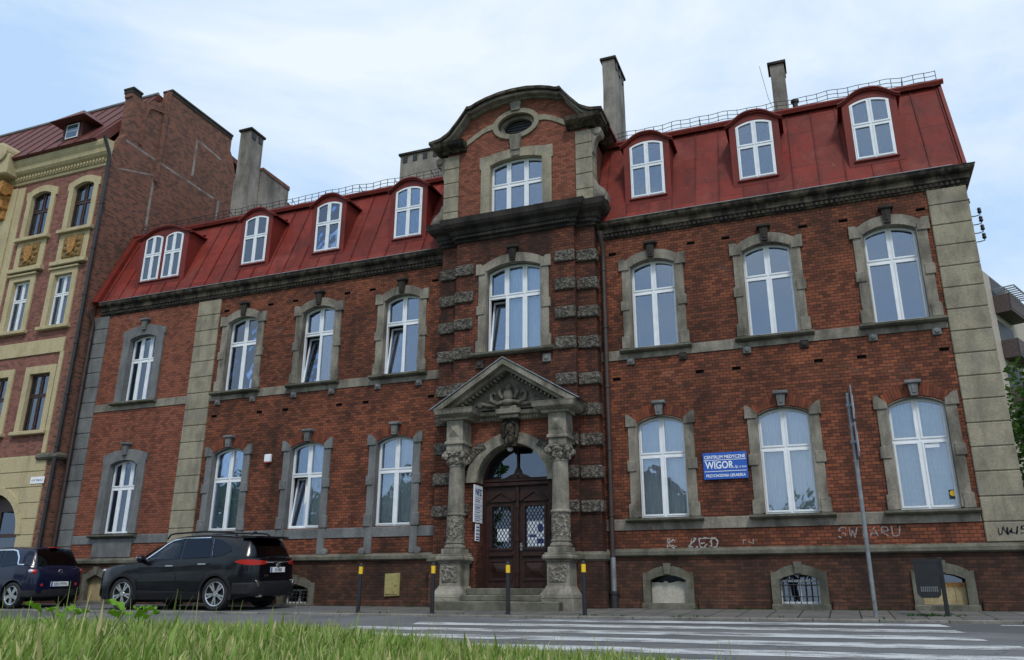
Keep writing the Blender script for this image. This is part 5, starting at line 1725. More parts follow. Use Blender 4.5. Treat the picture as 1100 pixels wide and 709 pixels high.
# ------------------------------------------------------------------ trees
def leaf_mat(name, c1, c2):
    t = NT(name)
    g = t.N('ShaderNodeNewGeometry')
    col = t.mix(g.outputs['Random Per Island'], c1, c2)
    t.base(col, 0.55, spec=0.3)
    t.p.inputs['Transmission Weight'].default_value = 0.0
    tl = t.N('ShaderNodeBsdfTranslucent'); t.l.new(col, tl.inputs['Color'])
    ms = t.N('ShaderNodeMixShader'); ms.inputs[0].default_value = 0.35
    t.l.new(t.p.outputs[0], ms.inputs[1]); t.l.new(tl.outputs[0], ms.inputs[2]); t.l.new(ms.outputs[0], t.out.inputs['Surface'])
    return t.m
M['leaf'] = leaf_mat('tree_leaves', (0.030, 0.075, 0.012), (0.085, 0.17, 0.025))
M['bark'] = mat_stone('bark', (0.10, 0.075, 0.055), (0.03, 0.024, 0.02), 0.8, 0.4, 0.6)
def tree(label, x, y, z0, h, rad, n, leaf=0.16, seed=1, group=None):
    rnd = random.Random(seed)
    T_ = tag(empty('broadleaf_tree', (x, y, z0)), label, 'tree', group)
    bm = NB()
    top = Vector((rnd.uniform(-.3, .3), rnd.uniform(-.3, .3), h*0.75))
    tube(bm, [(0, 0, -0.3), (0.05, 0.02, h*0.25), (0.0, 0.1, h*0.45), top], [h*0.03, h*0.024, h*0.018, h*0.006], 9)
    tips = []
    for k in range(13):
        a = k*2.4+rnd.uniform(-.4, .4); zz = h*(0.3+0.45*k/13)
        L = rad*rnd.uniform(.65, 1.0)*(1-0.35*k/13)
        p1 = Vector((math.cos(a)*L*0.5, math.sin(a)*L*0.5, zz+L*0.28)); p2 = Vector((math.cos(a)*L, math.sin(a)*L, zz+L*0.5))
        tube(bm, [(0, 0.05, zz), p1, p2], [h*0.011, h*0.007, h*0.002], 6)
        tips += [p1.lerp(p2, .4), p2, p2+Vector((rnd.uniform(-.5, .5), rnd.uniform(-.5, .5), rnd.uniform(0, .8)))*rad*0.3]
    tips += [top, top+Vector((0, 0, rad*0.3)), top+Vector((rad*.3, 0, 0)), top+Vector((-rad*.3, 0.2, 0))]
    obj('trunk', bm, M['bark'], T_)
    cl = [(p, rad*rnd.uniform(.22, .40)) for p in tips]
    bm = NB()
    for i in range(n):
        c, r_ = rnd.choice(cl)
        d = Vector((rnd.gauss(0, 1), rnd.gauss(0, 1), rnd.gauss(0, 0.8))).normalized()*r_*(rnd.random()**0.45)
        p = c+d
        s_ = leaf*rnd.uniform(.6, 1.25)
        u = Vector((rnd.gauss(0, 1), rnd.gauss(0, 1), rnd.gauss(0, .6))).normalized()
        w_ = u.cross(Vector((rnd.gauss(0, 1), rnd.gauss(0, 1), rnd.gauss(0, 1)))).normalized()
        vv = [bm.verts.new(p-u*s_*0.5), bm.verts.new(p+w_*s_*0.3), bm.verts.new(p+u*s_*0.6), bm.verts.new(p-w_*s_*0.3)]
        bm.faces.new(vv)
    obj('crown', bm, M['leaf'], T_, recalc=False)
    return T_
tree('green leafy tree rising behind the right end of the brick building', 14.0, 11.0, 0, 7.6, 2.6, 9000, 0.2, 3)

# ------------------------------------------------------------------ signs and small things on the facade
sg = tag(empty('clinic_sign', (4.70, -0.02, 2.89)), 'blue medical-centre sign board with white lettering on the brick between two ground-floor windows', 'sign')
bm = NB(); bbox(bm, -0.46, 0.46, -0.035, 0.015, -0.285, 0.285, 0.006); obj('board', bm, M['blue_sign'], sg)
bm = NB()
yl = -0.037
merge(bm, text_bm('CENTRUM MEDYCZNE', 0.098, 0, yl, 0.155, 'CENTER', 0.001, 0.86, 0.002))
merge(bm, text_bm('PRZYCHODNIA LEKARSKA', 0.085, 0, yl, -0.235, 'CENTER', 0.001, 0.80, 0.0015))
merge(bm, text_bm('WIGOR', 0.215, -0.41, yl, -0.055, 'LEFT', 0.001, 0.78, 0.004))
merge(bm, text_bm('Sp. z o.o.', 0.075, 0.20, yl, -0.055, 'LEFT', 0.001, 0.88, 0.001, shear=0.2))
for zz in (0.125, -0.115): box(bm, -0.44, 0.44, yl-0.001, yl+0.001, zz-0.006, zz+0.006)
# slab serifs of the large word
for x_, zz in ((-0.40, 0.098), (-0.225, 0.098), (-0.19, 0.098), (-0.19, -0.053), (0.105, -0.053), (0.17, -0.053)): box(bm, x_-0.026, x_+0.026, yl-0.001, yl+0.001, zz-0.005, zz+0.005)
obj('lettering', bm, M['sign_white'], sg)

al = tag(empty('alarm_box', (-7.18, -0.0, 3.70)), 'small white alarm box with a red lamp on the brick wall between ground-floor windows', 'alarm box')
bm = NB(); bbox(bm, -0.10, 0.10, -0.08, 0.01, -0.09, 0.12, 0.02, 2); obj('case', bm, M['white'], al)
bm = NB(); bbox(bm, -0.075, 0.075, -0.075, 0.0, -0.125, -0.088, 0.012); obj('lamp', bm, M['red_plastic'], al)

PX = -0.865
pq = tag(empty('notice_board', (PX, -0.40, 2.24)), 'tall white notice board with blue heading on the left side of the doorway', 'sign')
bm = NB(); bbox(bm, -0.012, 0.012, -0.27, 0.21, -0.42, 0.42, 0.003); obj('board', bm, M['paper'], pq)
Mt = Matrix(((0, -1, 0, 0.0135), (1, 0, 0, 0), (0, 0, 1, 0), (0, 0, 0, 1)))
bm = NB(); merge(bm, text_bm('NFZ', 0.20, -0.03, 0, 0.20, 'CENTER', 0.001, 0.95, 0.006, M=Mt))
obj('heading', bm, M['ink_blue'], pq)
bm = NB()
for k, zz in enumerate((0.14, -0.02, -0.14, -0.25, -0.33)): box(bm, 0.0125, 0.0138, -0.24, 0.18, zz-0.004, zz+0.004)
for k, zz in enumerate((0.09, 0.05, -0.07, -0.10, -0.19, -0.29, -0.37)): box(bm, 0.0125, 0.0136, -0.20, 0.05+0.02*(k % 3), zz-0.007, zz+0.007)
obj('small_print', bm, M['dark_print'] if 'dark_print' in M else M['ink_blue'], pq)
pq2 = tag(empty('notice_plate', (PX, -0.43, 1.60)), 'small narrow white plate hanging below the tall notice board at the door', 'sign')
bm = NB(); bbox(bm, -0.010, 0.010, -0.12, 0.10, -0.19, 0.19, 0.003); obj('plate', bm, M['paper'], pq2)
bm = NB()
for zz in (0.12, 0.05, -0.03, -0.10, -0.15): box(bm, 0.0105, 0.0115, -0.10, 0.08, zz-0.013, zz+0.013)
obj('small_print', bm, M['ink_blue'], pq2)
st = tag(empty('window_sticker', (8.95, 0.158, 2.14)), 'small yellow round warning sticker on a dark square in the right-hand ground-floor window', 'sticker')
bm = NB(); box(bm, -0.07, 0.07, -0.002, 0.0, -0.09, 0.09); obj('sticker_ground', bm, M['ink_black'], st)
bm = NB(); lathe(bm, [(0.055, 0.0), (0.055, 0.002)], (0, -0.002, 0.02), 16, Matrix.Rotation(R(90), 3, 'X')); obj('sticker_disc', bm, M['yellow_paint'], st)
st2 = tag(empty('window_notice', (8.72, 0.158, 3.13)), 'small white card with a red corner at the top of the right-hand ground-floor window', 'notice')
bm = NB(); box(bm, -0.13, 0.13, -0.002, 0.0, -0.065, 0.065); obj('card', bm, M['paper'], st2)
bm = NB(); box(bm, -0.11, 0.0, -0.003, -0.0021, 0.02, 0.05); obj('red_mark', bm, M['red_plastic'], st2)

# ------------------------------------------------------------------ street furniture
def bollard():
    b = empty('bollard')
    bm = NB()
    lathe(bm, [(0.042, -0.12), (0.042, 0.78)], n=16)
    lathe(bm, [(0.06, -0.02), (0.055, 0.015), (0.042, 0.02)], n=16)
    obj('post', bm, M['black_paint'], b, smooth=True, angle=40)
    bm = NB(); lathe(bm, [(0.0435, 0.76), (0.0435, 0.905)], n=16); obj('yellow_band', bm, M['yellow_paint'], b, smooth=True, angle=40)
    bm = NB(); lathe(bm, [(0.043, 0.90), (0.043, 0.94), (0.034, 0.965), (0.0, 0.975)], n=16); obj('cap', bm, M['black_paint'], b, smooth=True, angle=40)
    return b
bp = bollard()
for k, (x_, lab) in enumerate(((-2.55, 'black bollard with yellow band standing before the yellow meter hatch, leftmost of the row'), (-0.86, 'black bollard with yellow band in front of the left column of the doorway'),
                               (0.76, 'black bollard with yellow band in front of the middle of the doorway steps'), (2.28, 'black bollard with yellow band just right of the doorway near the downpipe'))):
    o = bp if k == 0 else copy_tree(bp)
    o.location = (x_, -2.60, pave_z(-2.6))
    o.rotation_euler = (R(random.uniform(-1, 1)), R(random.uniform(-1, 1)), random.random())
    tag(o, lab, 'bollard', 'bollards along the kerb before the door')

ps = tag(empty('sign_post', (7.23, -2.2, pave_z(-2.2)), 0), 'tall grey metal post with two traffic signs seen edge-on by the zebra crossing', 'sign post')
bm = NB(); lathe(bm, [(0.036, -0.1), (0.036, 3.85), (0.0, 3.86)], n=14); obj('post', bm, M['zinc'], ps, smooth=True, angle=40)
def plate(zc, s_, dia, dx, dy):
    bm = NB()
    if dia: prism(bm, [(-s_, zc), (0, zc-s_), (s_, zc), (0, zc+s_)], -0.012, 0.012)
    else: bbox(bm, -s_, s_, -0.012, 0.012, zc-s_, zc+s_, 0.004)
    Mz = Matrix.Translation((dx, dy, 0)) @ Matrix.Rotation(R(88), 4, 'Z')
    for v in bm.verts: v.co = Mz @ v.co
    return bm, Mz
for zc in (3.62, 2.95):
    bm, Mz = plate(zc, 0.31, False, 0.06, 0.0)
    p_ = obj('sign_plate', bm, M['zinc'], ps)
    bm = NB(); bbox(bm, -0.30, 0.30, -0.0155, -0.0125, zc-0.30, zc+0.30, 0.001)
    for v in bm.verts: v.co = Mz @ v.co
    obj('sign_face', bm, M['blue_sign'], p_)
    bm = NB(); prism(bm, [(-0.22, zc-0.19), (0.22, zc-0.19), (0, zc+0.2)], -0.0185, -0.0158)
    for v in bm.verts: v.co = Mz @ v.co
    obj('sign_symbol', bm, M['sign_white'], p_)
    bm = NB(); bbox(bm, -0.05, 0.07, -0.045, 0.045, zc-0.03, zc+0.03, 0.004); obj('clamp', bm, M['zinc'], p_)

lb = tag(empty('litter_bin', (8.13, -1.75, pave_z(-1.75)), R(-4)), 'black metal litter bin on a short post in front of a boarded basement window', 'litter bin')
bm = NB()
prof = [(-0.19, 0.36), (-0.14, 0.29), (0.12, 0.29), (0.17, 0.34), (0.20, 0.92), (-0.20, 0.92)]
prism(bm, prof, -0.16, 0.16)
prism(bm, [(u*1.03, v) for u, v in [(-0.20, 0.86), (0.20, 0.86), (0.20, 0.915), (-0.20, 0.915)]], -0.167, 0.167)
bin_ = obj('bin_body', bm, M['black_paint'], lb)
bm = NB()
for r_ in range(3):
    for k in range(9):
        lathe(bm, [(0.011, 0), (0.011, 0.004)], (-0.12+k*0.03, -0.1602, 0.40+r_*0.03), 8, Matrix.Rotation(R(90), 3, 'X'))
obj('perforations', bm, M['zinc'], bin_)
bm = NB(); bbox(bm, 0.185, 0.255, -0.035, 0.035, -0.1, 0.95, 0.006); obj('post', bm, M['black_paint'], lb)
bm = NB(); box(bm, 0.12, 0.21, -0.02, 0.02, 0.80, 0.83); box(bm, 0.12, 0.21, -0.02, 0.02, 0.45, 0.48); obj('bracket', bm, M['iron'], lb)

# ------------------------------------------------------------------ cars
def car_paint(name, c, flake=0.1):
    t = NT(name)
    g = t.pos(obj_space=True)
    dirt = t.ramp(t.noise(g, 3.0, 6, 0.65), 0.45, 0.75)
    sp = t.N('ShaderNodeSeparateXYZ'); t.l.new(g, sp.inputs[0])
    low = t.ramp(sp.outputs['Z'], 0.25, 0.75, 0.5, 0.0)
    t.p.inputs['Specular IOR Level'].default_value = 0.35
    col = t.mix(t.math('MULTIPLY', dirt, t.math('ADD', t.math('MULTIPLY', low, 0.3), 0.01)), c, (0.06, 0.055, 0.05))
    t.base(col, t.ramp(dirt, 0, 1, 0.18, 0.34))
    t.p.inputs['Coat Weight'].default_value = 0.22
    t.p.inputs['Coat Roughness'].default_value = 0.06
    return t.m
M['paint_black'] = car_paint('black_car_paint', (0.003, 0.0035, 0.006))
M['paint_navy'] = car_paint('navy_car_paint', (0.006, 0.0085, 0.028))
M['car_plastic'] = mat_plain('grey_black_plastic', (0.014, 0.014, 0.016), 0.7, var=0.2, spec=0.25)
M['tyre'] = mat_plain('tyre_rubber', (0.018, 0.018, 0.018), 0.8, var=0.25)
M['alloy'] = mat_plain('silver_alloy', (0.62, 0.63, 0.65), 0.25, 0.9, var=0.05)
M['chrome'] = mat_plain('chrome', (0.82, 0.83, 0.85), 0.12, 1.0, var=0.02)
M['car_glass'] = mat_glass('car_glass', 0.0, (0.10, 0.11, 0.12), wav=0.0)
M['car_glass_front'] = mat_glass('clear_car_glass', 0.0, (0.55, 0.60, 0.58), wav=0.0)
M['lamp_clear'] = mat_plain('clear_lamp', (0.62, 0.62, 0.66), 0.15, 0.3, var=0.1)
M['interior_trim'] = mat_plain('car_interior', (0.03, 0.03, 0.032), 0.8)

def make_wheel(parent, x, y, side, r, rim, wd, spokes, double):
    bm = NB()
    Ry = Matrix.Rotation(R(-90), 3, 'X')       # lathe axis z -> y
    w = wd/2
    lathe(bm, [(rim-0.01, -w*0.8), (rim+0.02, -w), (r-0.03, -w), (r-0.006, -w*0.75), (r, -w*0.3), (r, w*0.3), (r-0.006, w*0.75), (r-0.03, w), (rim+0.012, w), (rim-0.005, w*0.80), (rim-0.02, w*0.3), (0.03, w*0.2)], n=40, M=Ry)
    t = obj('wheel', bm, M['tyre'], parent, smooth=True, angle=35)
    t.location = (x, y, r)
    t.rotation_euler = (0, 0.3+x, 0 if side > 0 else PI)
    bm = NB()
    lathe(bm, [(rim, w*0.82), (rim+0.006, w*0.86), (rim-0.006, w*0.93), (rim-0.022, w*0.86), (rim-0.024, w*0.7)], n=40, M=Ry, cap=False)
    lathe(bm, [(0.0, w*0.80), (0.055, w*0.80), (0.065, w*0.70), (0.065, w*0.4)], n=20, M=Ry, cap=False)
    for k in range(spokes):
        a = 2*PI*k/spokes
        for q in ((-1, 1) if double else (0,)):
            a0, a1 = a+q*0.10, a+q*(0.17 if double else 0)
            h0, h1 = (0.018, 0.021) if double else (0.034, 0.052)
            d0, d1 = Vector((math.cos(a0), math.sin(a0))), Vector((math.cos(a1), math.sin(a1)))
            n0, n1 = Vector((-d0.y, d0.x)), Vector((-d1.y, d1.x))
            p = [d0*0.05-n0*h0, d1*(rim-0.015)-n1*h1, d1*(rim-0.015)+n1*h1, d0*0.05+n0*h0]
            prism(bm, [tuple(v) for v in p], w*0.55, w*0.80)
    obj('rim', bm, M['alloy'], t)
    return t

def make_car(S, name, label, cat):
    root = tag(empty(name), label, cat)
    I = lambda key: (lambda x: float(np.interp(x, [p[0] for p in S[key]], [p[1] for p in S[key]])))
    hw, zt, zbelt, roof, ghb, ghr = I('hw'), I('top'), I('belt'), I('roof'), I('ghb'), I('ghr')
    zbot = I('bot')
    xr, xf = S['xr'], S['xf']
    prof = S['side']                           # (z fraction between bottom and belt, width factor)
    def ylow(x, z):
        f = (z-zbot(x))/(zbelt(x)-zbot(x))
        return hw(x)*float(np.interp(f, [p[0] for p in prof], [p[1] for p in prof]))
    n = 60
    xs_ = [xr+(xf-xr)*(0.5-0.5*math.cos(PI*i/n)) for i in range(n+1)]
    bm = NB(); rings = []
    for x in xs_:
        h = []
        zb, z1 = zbot(x), zbelt(x)
        h.append((0.0, zb)); h.append((hw(x)*0.80, zb))
        for f, wf in prof: h.append((hw(x)*wf, zb+(z1-zb)*f))
        h.append((hw(x)*prof[-1][1]*0.93, z1+(zt(x)-z1)*0.72)); h.append((hw(x)*0.55, zt(x)+0.012)); h.append((0, zt(x)+0.02))
        full = [(y, z) for y, z in h] + [(-y, z) for y, z in reversed(h[1:-1])]
        rings.append([bm.verts.new((x, y, z)) for y, z in full])
    k = len(rings[0])
    for a, b in zip(rings, rings[1:]):
        for j in range(k): bm.faces.new((a[j], a[(j+1) % k], b[(j+1) % k], b[j]))
    bm.faces.new(rings[0]); bm.faces.new(rings[-1])
    body = obj('body', bm, M[S['paint']], root, smooth=True, angle=40)
    # wheel arches cut out of the body
    for ax in S['axles']:
        cb = NB(); lathe(cb, [(S['r']+0.045, -1.2), (S['r']+0.045, 1.2)], n=40, M=Matrix.Rotation(R(-90), 3, 'X'))
        for v in cb.verts: v.co += Vector((ax, 0, S['r']+0.005))
        cut = obj('cutter', cb, None)
        md = body.modifiers.new('arch', 'BOOLEAN'); md.operation = 'DIFFERENCE'; md.object = cut; md.solver = 'EXACT'
        dg = bpy.context.evaluated_depsgraph_get()
        me = bpy.data.meshes.new_from_object(body.evaluated_get(dg))
        body.modifiers.clear()
        old = body.data; body.data = me; bpy.data.meshes.remove(old)
        cm = cut.data; bpy.data.objects.remove(cut); bpy.data.meshes.remove(cm)
    for p in body.data.polygons: p.use_smooth = True
    body.data.set_sharp_from_angle(angle=R(35))
    # inner wheel housings
    bm = NB()
    box(bm, S['axles'][1]-S['r']-0.1, S['axles'][0]+S['r']+0.1, -0.55, 0.55, 0.16, 0.70)
    obj('underbody', bm, M['car_plastic'], root)
    # greenhouse
    def ygh(x, z):
        zr_, zb_ = roof(x)-0.05, zbelt(x)-0.02
        f = 0 if zr_-zb_ < 0.05 else (z-zb_)/(zr_-zb_)
        return ghb(x)+(ghr(x)-ghb(x))*min(1, max(0, f))
    gx0, gx1 = S['gx']
    xs2 = [gx0+(gx1-gx0)*i/50 for i in range(51)]
    bm = NB(); rings = []
    for x in xs2:
        zr_, zb_ = roof(x), zbelt(x)-0.03
        yb, yr = ghb(x), ghr(x)
        h = [(yb, zb_), (yb+(yr-yb)*0.5, zb_+(zr_-0.05-zb_)*0.5), (yr, zr_-0.05), (yr-0.05, zr_-0.015), (yr*0.55, zr_+0.012), (0, zr_+0.02)]
        full = h + [(-y, z) for y, z in reversed(h[:-1])]
        rings.append([bm.verts.new((x, y, max(z, zb_))) for y, z in full])
    k = len(rings[0])
    for a, b in zip(rings, rings[1:]):
        for j in range(k-1): bm.faces.new((a[j], a[j+1], b[j+1], b[j]))
    obj('roof_shell', bm, M[S['paint']], root, smooth=True, angle=50)
    def side_panel(nm, poly, off, mat, parent, fn, both=True, th=0.004, smooth_n=4):
        out = []
        for s in ((1, -1) if both else (1,)):
            bm = NB()
            pts = []
            for a, b in zip(poly, poly[1:]+poly[:1]):
                for i in range(smooth_n): pts.append((a[0]+(b[0]-a[0])*i/smooth_n, a[1]+(b[1]-a[1])*i/smooth_n))
            prism(bm, pts, 0, 1)
            for v in bm.verts:
                y0 = fn(v.co.x, v.co.z)
                v.co.y = s*(y0+off-(th if v.co.y < 0.5 else 0))
            out.append(obj(nm, bm, M[mat], parent))
        return out
    for nm, poly, mat in S['windows']: side_panel(nm, poly, 0.007, mat, root, ygh)
    for poly in S['chrome_lines']: side_panel('chrome_strip', poly, 0.011, 'chrome', root, ygh)
    for nm, poly, hx, hz in S['doors']:
        ds = side_panel(nm, poly, 0.004, S['paint'], root, ylow, smooth_n=6)
        for d, s in zip(ds, (1, -1)):
            bm = NB()
            y0 = ylow(hx, hz)
            bbox(bm, hx-0.11, hx+0.11, min(s*y0, s*(y0+0.035)), max(s*y0, s*(y0+0.035)), hz-0.016, hz+0.016, 0.008, 2)
            obj('door_handle', bm, M['chrome'], d)
    # windscreen and rear window
    def glass_grid(nm, xa, xb, wa, wb, mat, off=0.009):
        bm = NB(); g = []
        for i in range(7):
            x = xa+(xb-xa)*i/6; row = []
            ww = wa+(wb-wa)*i/6
            for j in range(9):
                y = ww*(-1+2*j/8)
                yr = max(0.1, ghr(x)); f = min(1, abs(y)/yr)
                z = roof(x)+0.02-0.035*f**2.2
                row.append(bm.verts.new((x+(off if nm == 'windscreen' else -off), y, z+off*0.7)))
            g.append(row)
        for i in range(6):
            for j in range(8): bm.faces.new((g[i][j], g[i][j+1], g[i+1][j+1], g[i+1][j]))
        return obj(nm, bm, M[mat], root, smooth=True)
    glass_grid('windscreen', *S['windscreen'], 'car_glass_front')
    glass_grid('rear_window', *S['rear_window'], 'car_glass')
    # seats seen through the glass
    for sx in S['seats']:
        for sy in (-0.36, 0.36):
            bm = NB()
            bbox(bm, sx-0.10, sx+0.02, sy-0.22, sy+0.22, 0.5, 1.12, 0.05, 2); bbox(bm, sx-0.07, sx+0.0, sy-0.12, sy+0.12, 1.12, 1.34, 0.03, 2); bbox(bm, sx-0.05, sx+0.45, sy-0.23, sy+0.23, 0.40, 0.56, 0.05, 2)
            obj('car_seat', bm, M['interior_trim'], root)
    # arch cladding and sills
    if S['cladding']:
        for ax in S['axles']:
            for s in (1, -1):
                bm = NB(); R0, R1 = S['r']+0.035, S['r']+0.105
                rr = []
                for i in range(25):
                    a = R(-16+212*i/24)
                    c_, s_ = math.cos(a), math.sin(a)
                    ring = []
                    for (rad, o) in ((R0, -0.05), (R0, 0.022), (R1-0.012, 0.022), (R1, -0.02)):
                        x, z = ax+rad*c_, S['r']+rad*s_*0.99
                        y = ylow(ax+R1*c_*0.9, max(zbot(x)+0.02, min(zbelt(x)-0.05, z)))
                        y = max(y, ylow(ax, S['r']+0.3)-0.03)
                        ring.append(bm.verts.new((x, s*(y+o), z)))
                    rr.append(ring)
                for a, b in zip(rr, rr[1:]):
                    for j in range(4): bm.faces.new((a[j], a[(j+1) % 4], b[(j+1) % 4], b[j]))
                bm.faces.new(rr[0]); bm.faces.new(rr[-1])
                obj('arch_cladding', bm, M['car_plastic'], root, smooth=True, angle=30)
        a0, a1 = sorted(S['axles'])
        side_panel('sill_cladding', [(a0+S['r']+0.06, 0.24), (a1-S['r']-0.06, 0.24), (a1-S['r']-0.08, 0.44), (a0+S['r']+0.09, 0.40)], 0.016, 'car_plastic', root, ylow, th=0.03, smooth_n=8)
    for ax in S['axles']:
        for s in (1, -1):
            make_wheel(root, ax, s*(hw(ax)-S['tw']/2-0.012), s, S['r'], S['rim'], S['tw'], S['spokes'], S['double'])
    # mirrors
    for s in (1, -1):
        bm = NB(); mx, mz = S['mirror']
        my = ghb(mx)+0.10
        ellipsoid(bm, (mx, s*(my+0.03), mz), (0.085, 0.125, 0.085), 12, 8)
        bbox(bm, mx-0.02, mx+0.06, min(s*(my-0.13), s*my), max(s*(my-0.13), s*my), mz-0.09, mz-0.03, 0.01)
        m_ = obj('wing_mirror', bm, M[S['paint']], root, smooth=True, angle=50)
        bm = NB(); bbox(bm, mx+0.0, mx+0.092, min(s*(my-0.02), s*(my+0.12)), max(s*(my-0.02), s*(my+0.12)), mz+0.02, mz+0.045, 0.01); obj('mirror_trim', bm, M['chrome'], m_)
    # rear lamps: wrapped round the corner at a small offset from the body
    def wrap(nm, path, mat, off, parent=root):
        """path: list of (x or None on the end face, y, zlo, zhi)"""
        r_ = []
        for s in (1, -1):
            bm = NB(); ring = []
            for (x, y, za, zb) in path:
                ring.append([bm.verts.new((x+o2, s*(y+o1), z)) for (o1, o2, z) in ((0, 0, za), (off, -off, za+0.004), (off, -off, zb-0.004), (0, 0, zb))])
            for a, b in zip(ring, ring[1:]):
                for j in range(4): bm.faces.new((a[j], a[(j+1) % 4], b[(j+1) % 4], b[j]))
            bm.faces.new(ring[0]); bm.faces.new(ring[-1])
            r_.append(obj(nm, bm, M[mat], parent, smooth=True, angle=40))
        return r_
    for nm, path, mat, off in S['wraps']: wrap(nm, path(ylow), mat, off)
    S['extra'](root, ylow, ygh, hw, zbelt, roof)
    return root

def place_car(o, x, y, heading):
    o.location = (x, y, pave_z(y)+0.0)
    o.rotation_euler = (-math.atan(0.045), 0, heading)

def number_plate(root, x, z, txt, face=-1, wd=0.52, h=0.114):
    bm = NB(); bbox(bm, x-0.012, x, -wd/2, wd/2, z-h/2, z+h/2, 0.003)
    p = obj('number_plate', bm, M['sign_white'], root)
    Mt = Matrix(((0, 1, 0, x-0.0128), (-1, 0, 0, 0), (0, 0, 1, 0), (0, 0, 0, 1)))
    bm = NB(); merge(bm, text_bm(txt, 0.095, 0.02, 0, z-0.034, 'CENTER', 0.0006, 0.86, 0.002, M=Mt))
    obj('plate_lettering', bm, M['ink_black'], p)
    bm = NB(); bbox(bm, x-0.0135, x-0.0121, wd/2-0.05, wd/2-0.004, z-h/2+0.004, z+h/2-0.004, 0.0005); obj('plate_band', bm, M['blue_sign'], p)

# ---- the black SUV
def suv_extra(root, ylow, ygh, hw, zbelt, roof):
    for s in (1, -1):           # roof rails
        bm = NB()
        tube(bm, [(0.42, s*0.60, 1.575), (0.34, s*0.60, 1.675), (0.2, s*0.60, 1.70), (-0.6, s*0.60, 1.725), (-1.35, s*0.60, 1.70), (-1.5, s*0.60, 1.68), (-1.6, s*0.60, 1.62)], [0.018, 0.02, 0.02, 0.02, 0.02, 0.02, 0.018], 8)
        obj('roof_rail', bm, M['car_plastic'], root, smooth=True)
    bm = NB()
    prism(bm, [(-1.78, 1.635), (-2.10, 1.60), (-2.16, 1.565), (-2.12, 1.535), (-1.9, 1.55)], -0.62, 0.62)
    for v in bm.verts: pass
    o = obj('spoiler', (lambda b: (prism(b, [(-0.64, -1.76), (0.64, -1.76), (0.60, -2.12), (0.40, -2.18), (-0.40, -2.18), (-0.60, -2.12)], 1.555, 1.60, axis='z', M=Matrix(((0, 1, 0, 0), (1, 0, 0, 0), (0, 0, 1, 0), (0, 0, 0, 1)))), b)[-1])(NB()), M['paint_black'], root)
    bm.free()
    bm = NB()                   # tailgate panel below the glass
    prism(bm, [(-0.48, 0.62), (0.48, 0.62), (0.50, 0.80), (0.48, 1.06), (-0.48, 1.06), (-0.50, 0.80)], -0.006, 0.02, axis='y', M=Matrix(((0, 1, 0, -2.30), (1, 0, 0, 0), (0, 0, 1, 0), (0, 0, 0, 1))))
    tg = obj('tailgate', bm, M['paint_black'], root)
    bm = NB(); bbox(bm, -2.325, -2.30, -0.44, 0.44, 1.015, 1.045, 0.008); obj('tailgate_trim', bm, M['chrome'], tg)
    bm = NB()
    for k in range(24):
        a, b = 2*PI*k/24, 2*PI*(k+1)/24
        tube(bm, [(-2.325, 0.07*math.cos(a), 0.955+0.048*math.sin(a)), (-2.325, 0.07*math.cos(b), 0.955+0.048*math.sin(b))], 0.006, 5)
        if k % 2 == 0: tube(bm, [(-2.326, 0.025*math.cos(a), 0.957+0.044*math.sin(a)), (-2.326, 0.025*math.cos(2*PI*(k+2)/24), 0.957+0.044*math.sin(2*PI*(k+2)/24))], 0.005, 5)
    obj('emblem', bm, M['chrome'], tg)
    Mt = Matrix(((0, 1, 0, -2.3075), (-1, 0, 0, 0), (0, 0, 1, 0), (0, 0, 0, 1)))
    bm = NB(); merge(bm, text_bm('RAV4', 0.05, -0.46, 0, 0.72, 'LEFT', 0.001, 1.2, 0.002, M=Mt)); obj('badge_lettering', bm, M['chrome'], tg)
    number_plate(root, -2.312, 0.86, 'S3 EM2')
    bm = NB()                   # lower bumper of bare plastic
    pts = [(x, hw(x)) for x in (-1.78, -1.9, -2.0, -2.1, -2.18, -2.24, -2.28)]
    ring = []
    full = [(x, y) for x, y in pts] + [(-2.305, 0.40), (-2.315, 0)]
    full = full + [(x, -y) for x, y in reversed(full[:-1])]
    for x, y in full:
        ring.append([bm.verts.new(p) for p in ((x, y*0.96, 0.30), (x-0.02, y*1.015, 0.36), (x-0.025, y*1.015, 0.56), (x, y*0.97, 0.62))])
    for a, b in zip(ring, ring[1:]):
        for j in range(4): bm.faces.new((a[j], a[(j+1) % 4], b[(j+1) % 4], b[j]))
    bm.faces.new(ring[0]); bm.faces.new(ring[-1])
    rb = obj('rear_bumper', bm, M['car_plastic'], root, smooth=True, angle=35)
    for s in (1, -1):
        bm = NB(); bbox(bm, -2.30, -2.25, min(s*.60, s*.67), max(s*.60, s*.67), 0.50, 0.64, 0.006)
        for v in bm.verts: v.co.y += s*(v.co.z-0.57)*0.5
        obj('reflector', bm, M['chrome'], rb)
        bm = NB(); tube(bm, [(-2.2, s*0.55, 0.31), (-2.35, s*0.55, 0.31)], 0.035, 12); obj('exhaust', bm, M['chrome'], rb, smooth=True, angle=40)
    # front lamp and bumper
    for s in (1, -1):
        bm = NB(); ellipsoid(bm, (2.02, s*0.725, 0.885), (0.17, 0.09, 0.045), 12, 7); obj('headlight', bm, M['lamp_clear'], root, smooth=True)
    bm = NB(); bbox(bm, 2.16, 2.315, -0.66, 0.66, 0.28, 0.50, 0.04, 2); obj('front_bumper', bm, M['car_plastic'], root)
    bm = NB(); tube(bm, [(-1.5, 0.0, 1.66), (-1.62, 0.0, 1.72), (-1.66, 0, 1.70)], 0.02, 6); obj('antenna_fin', bm, M['paint_black'], root)

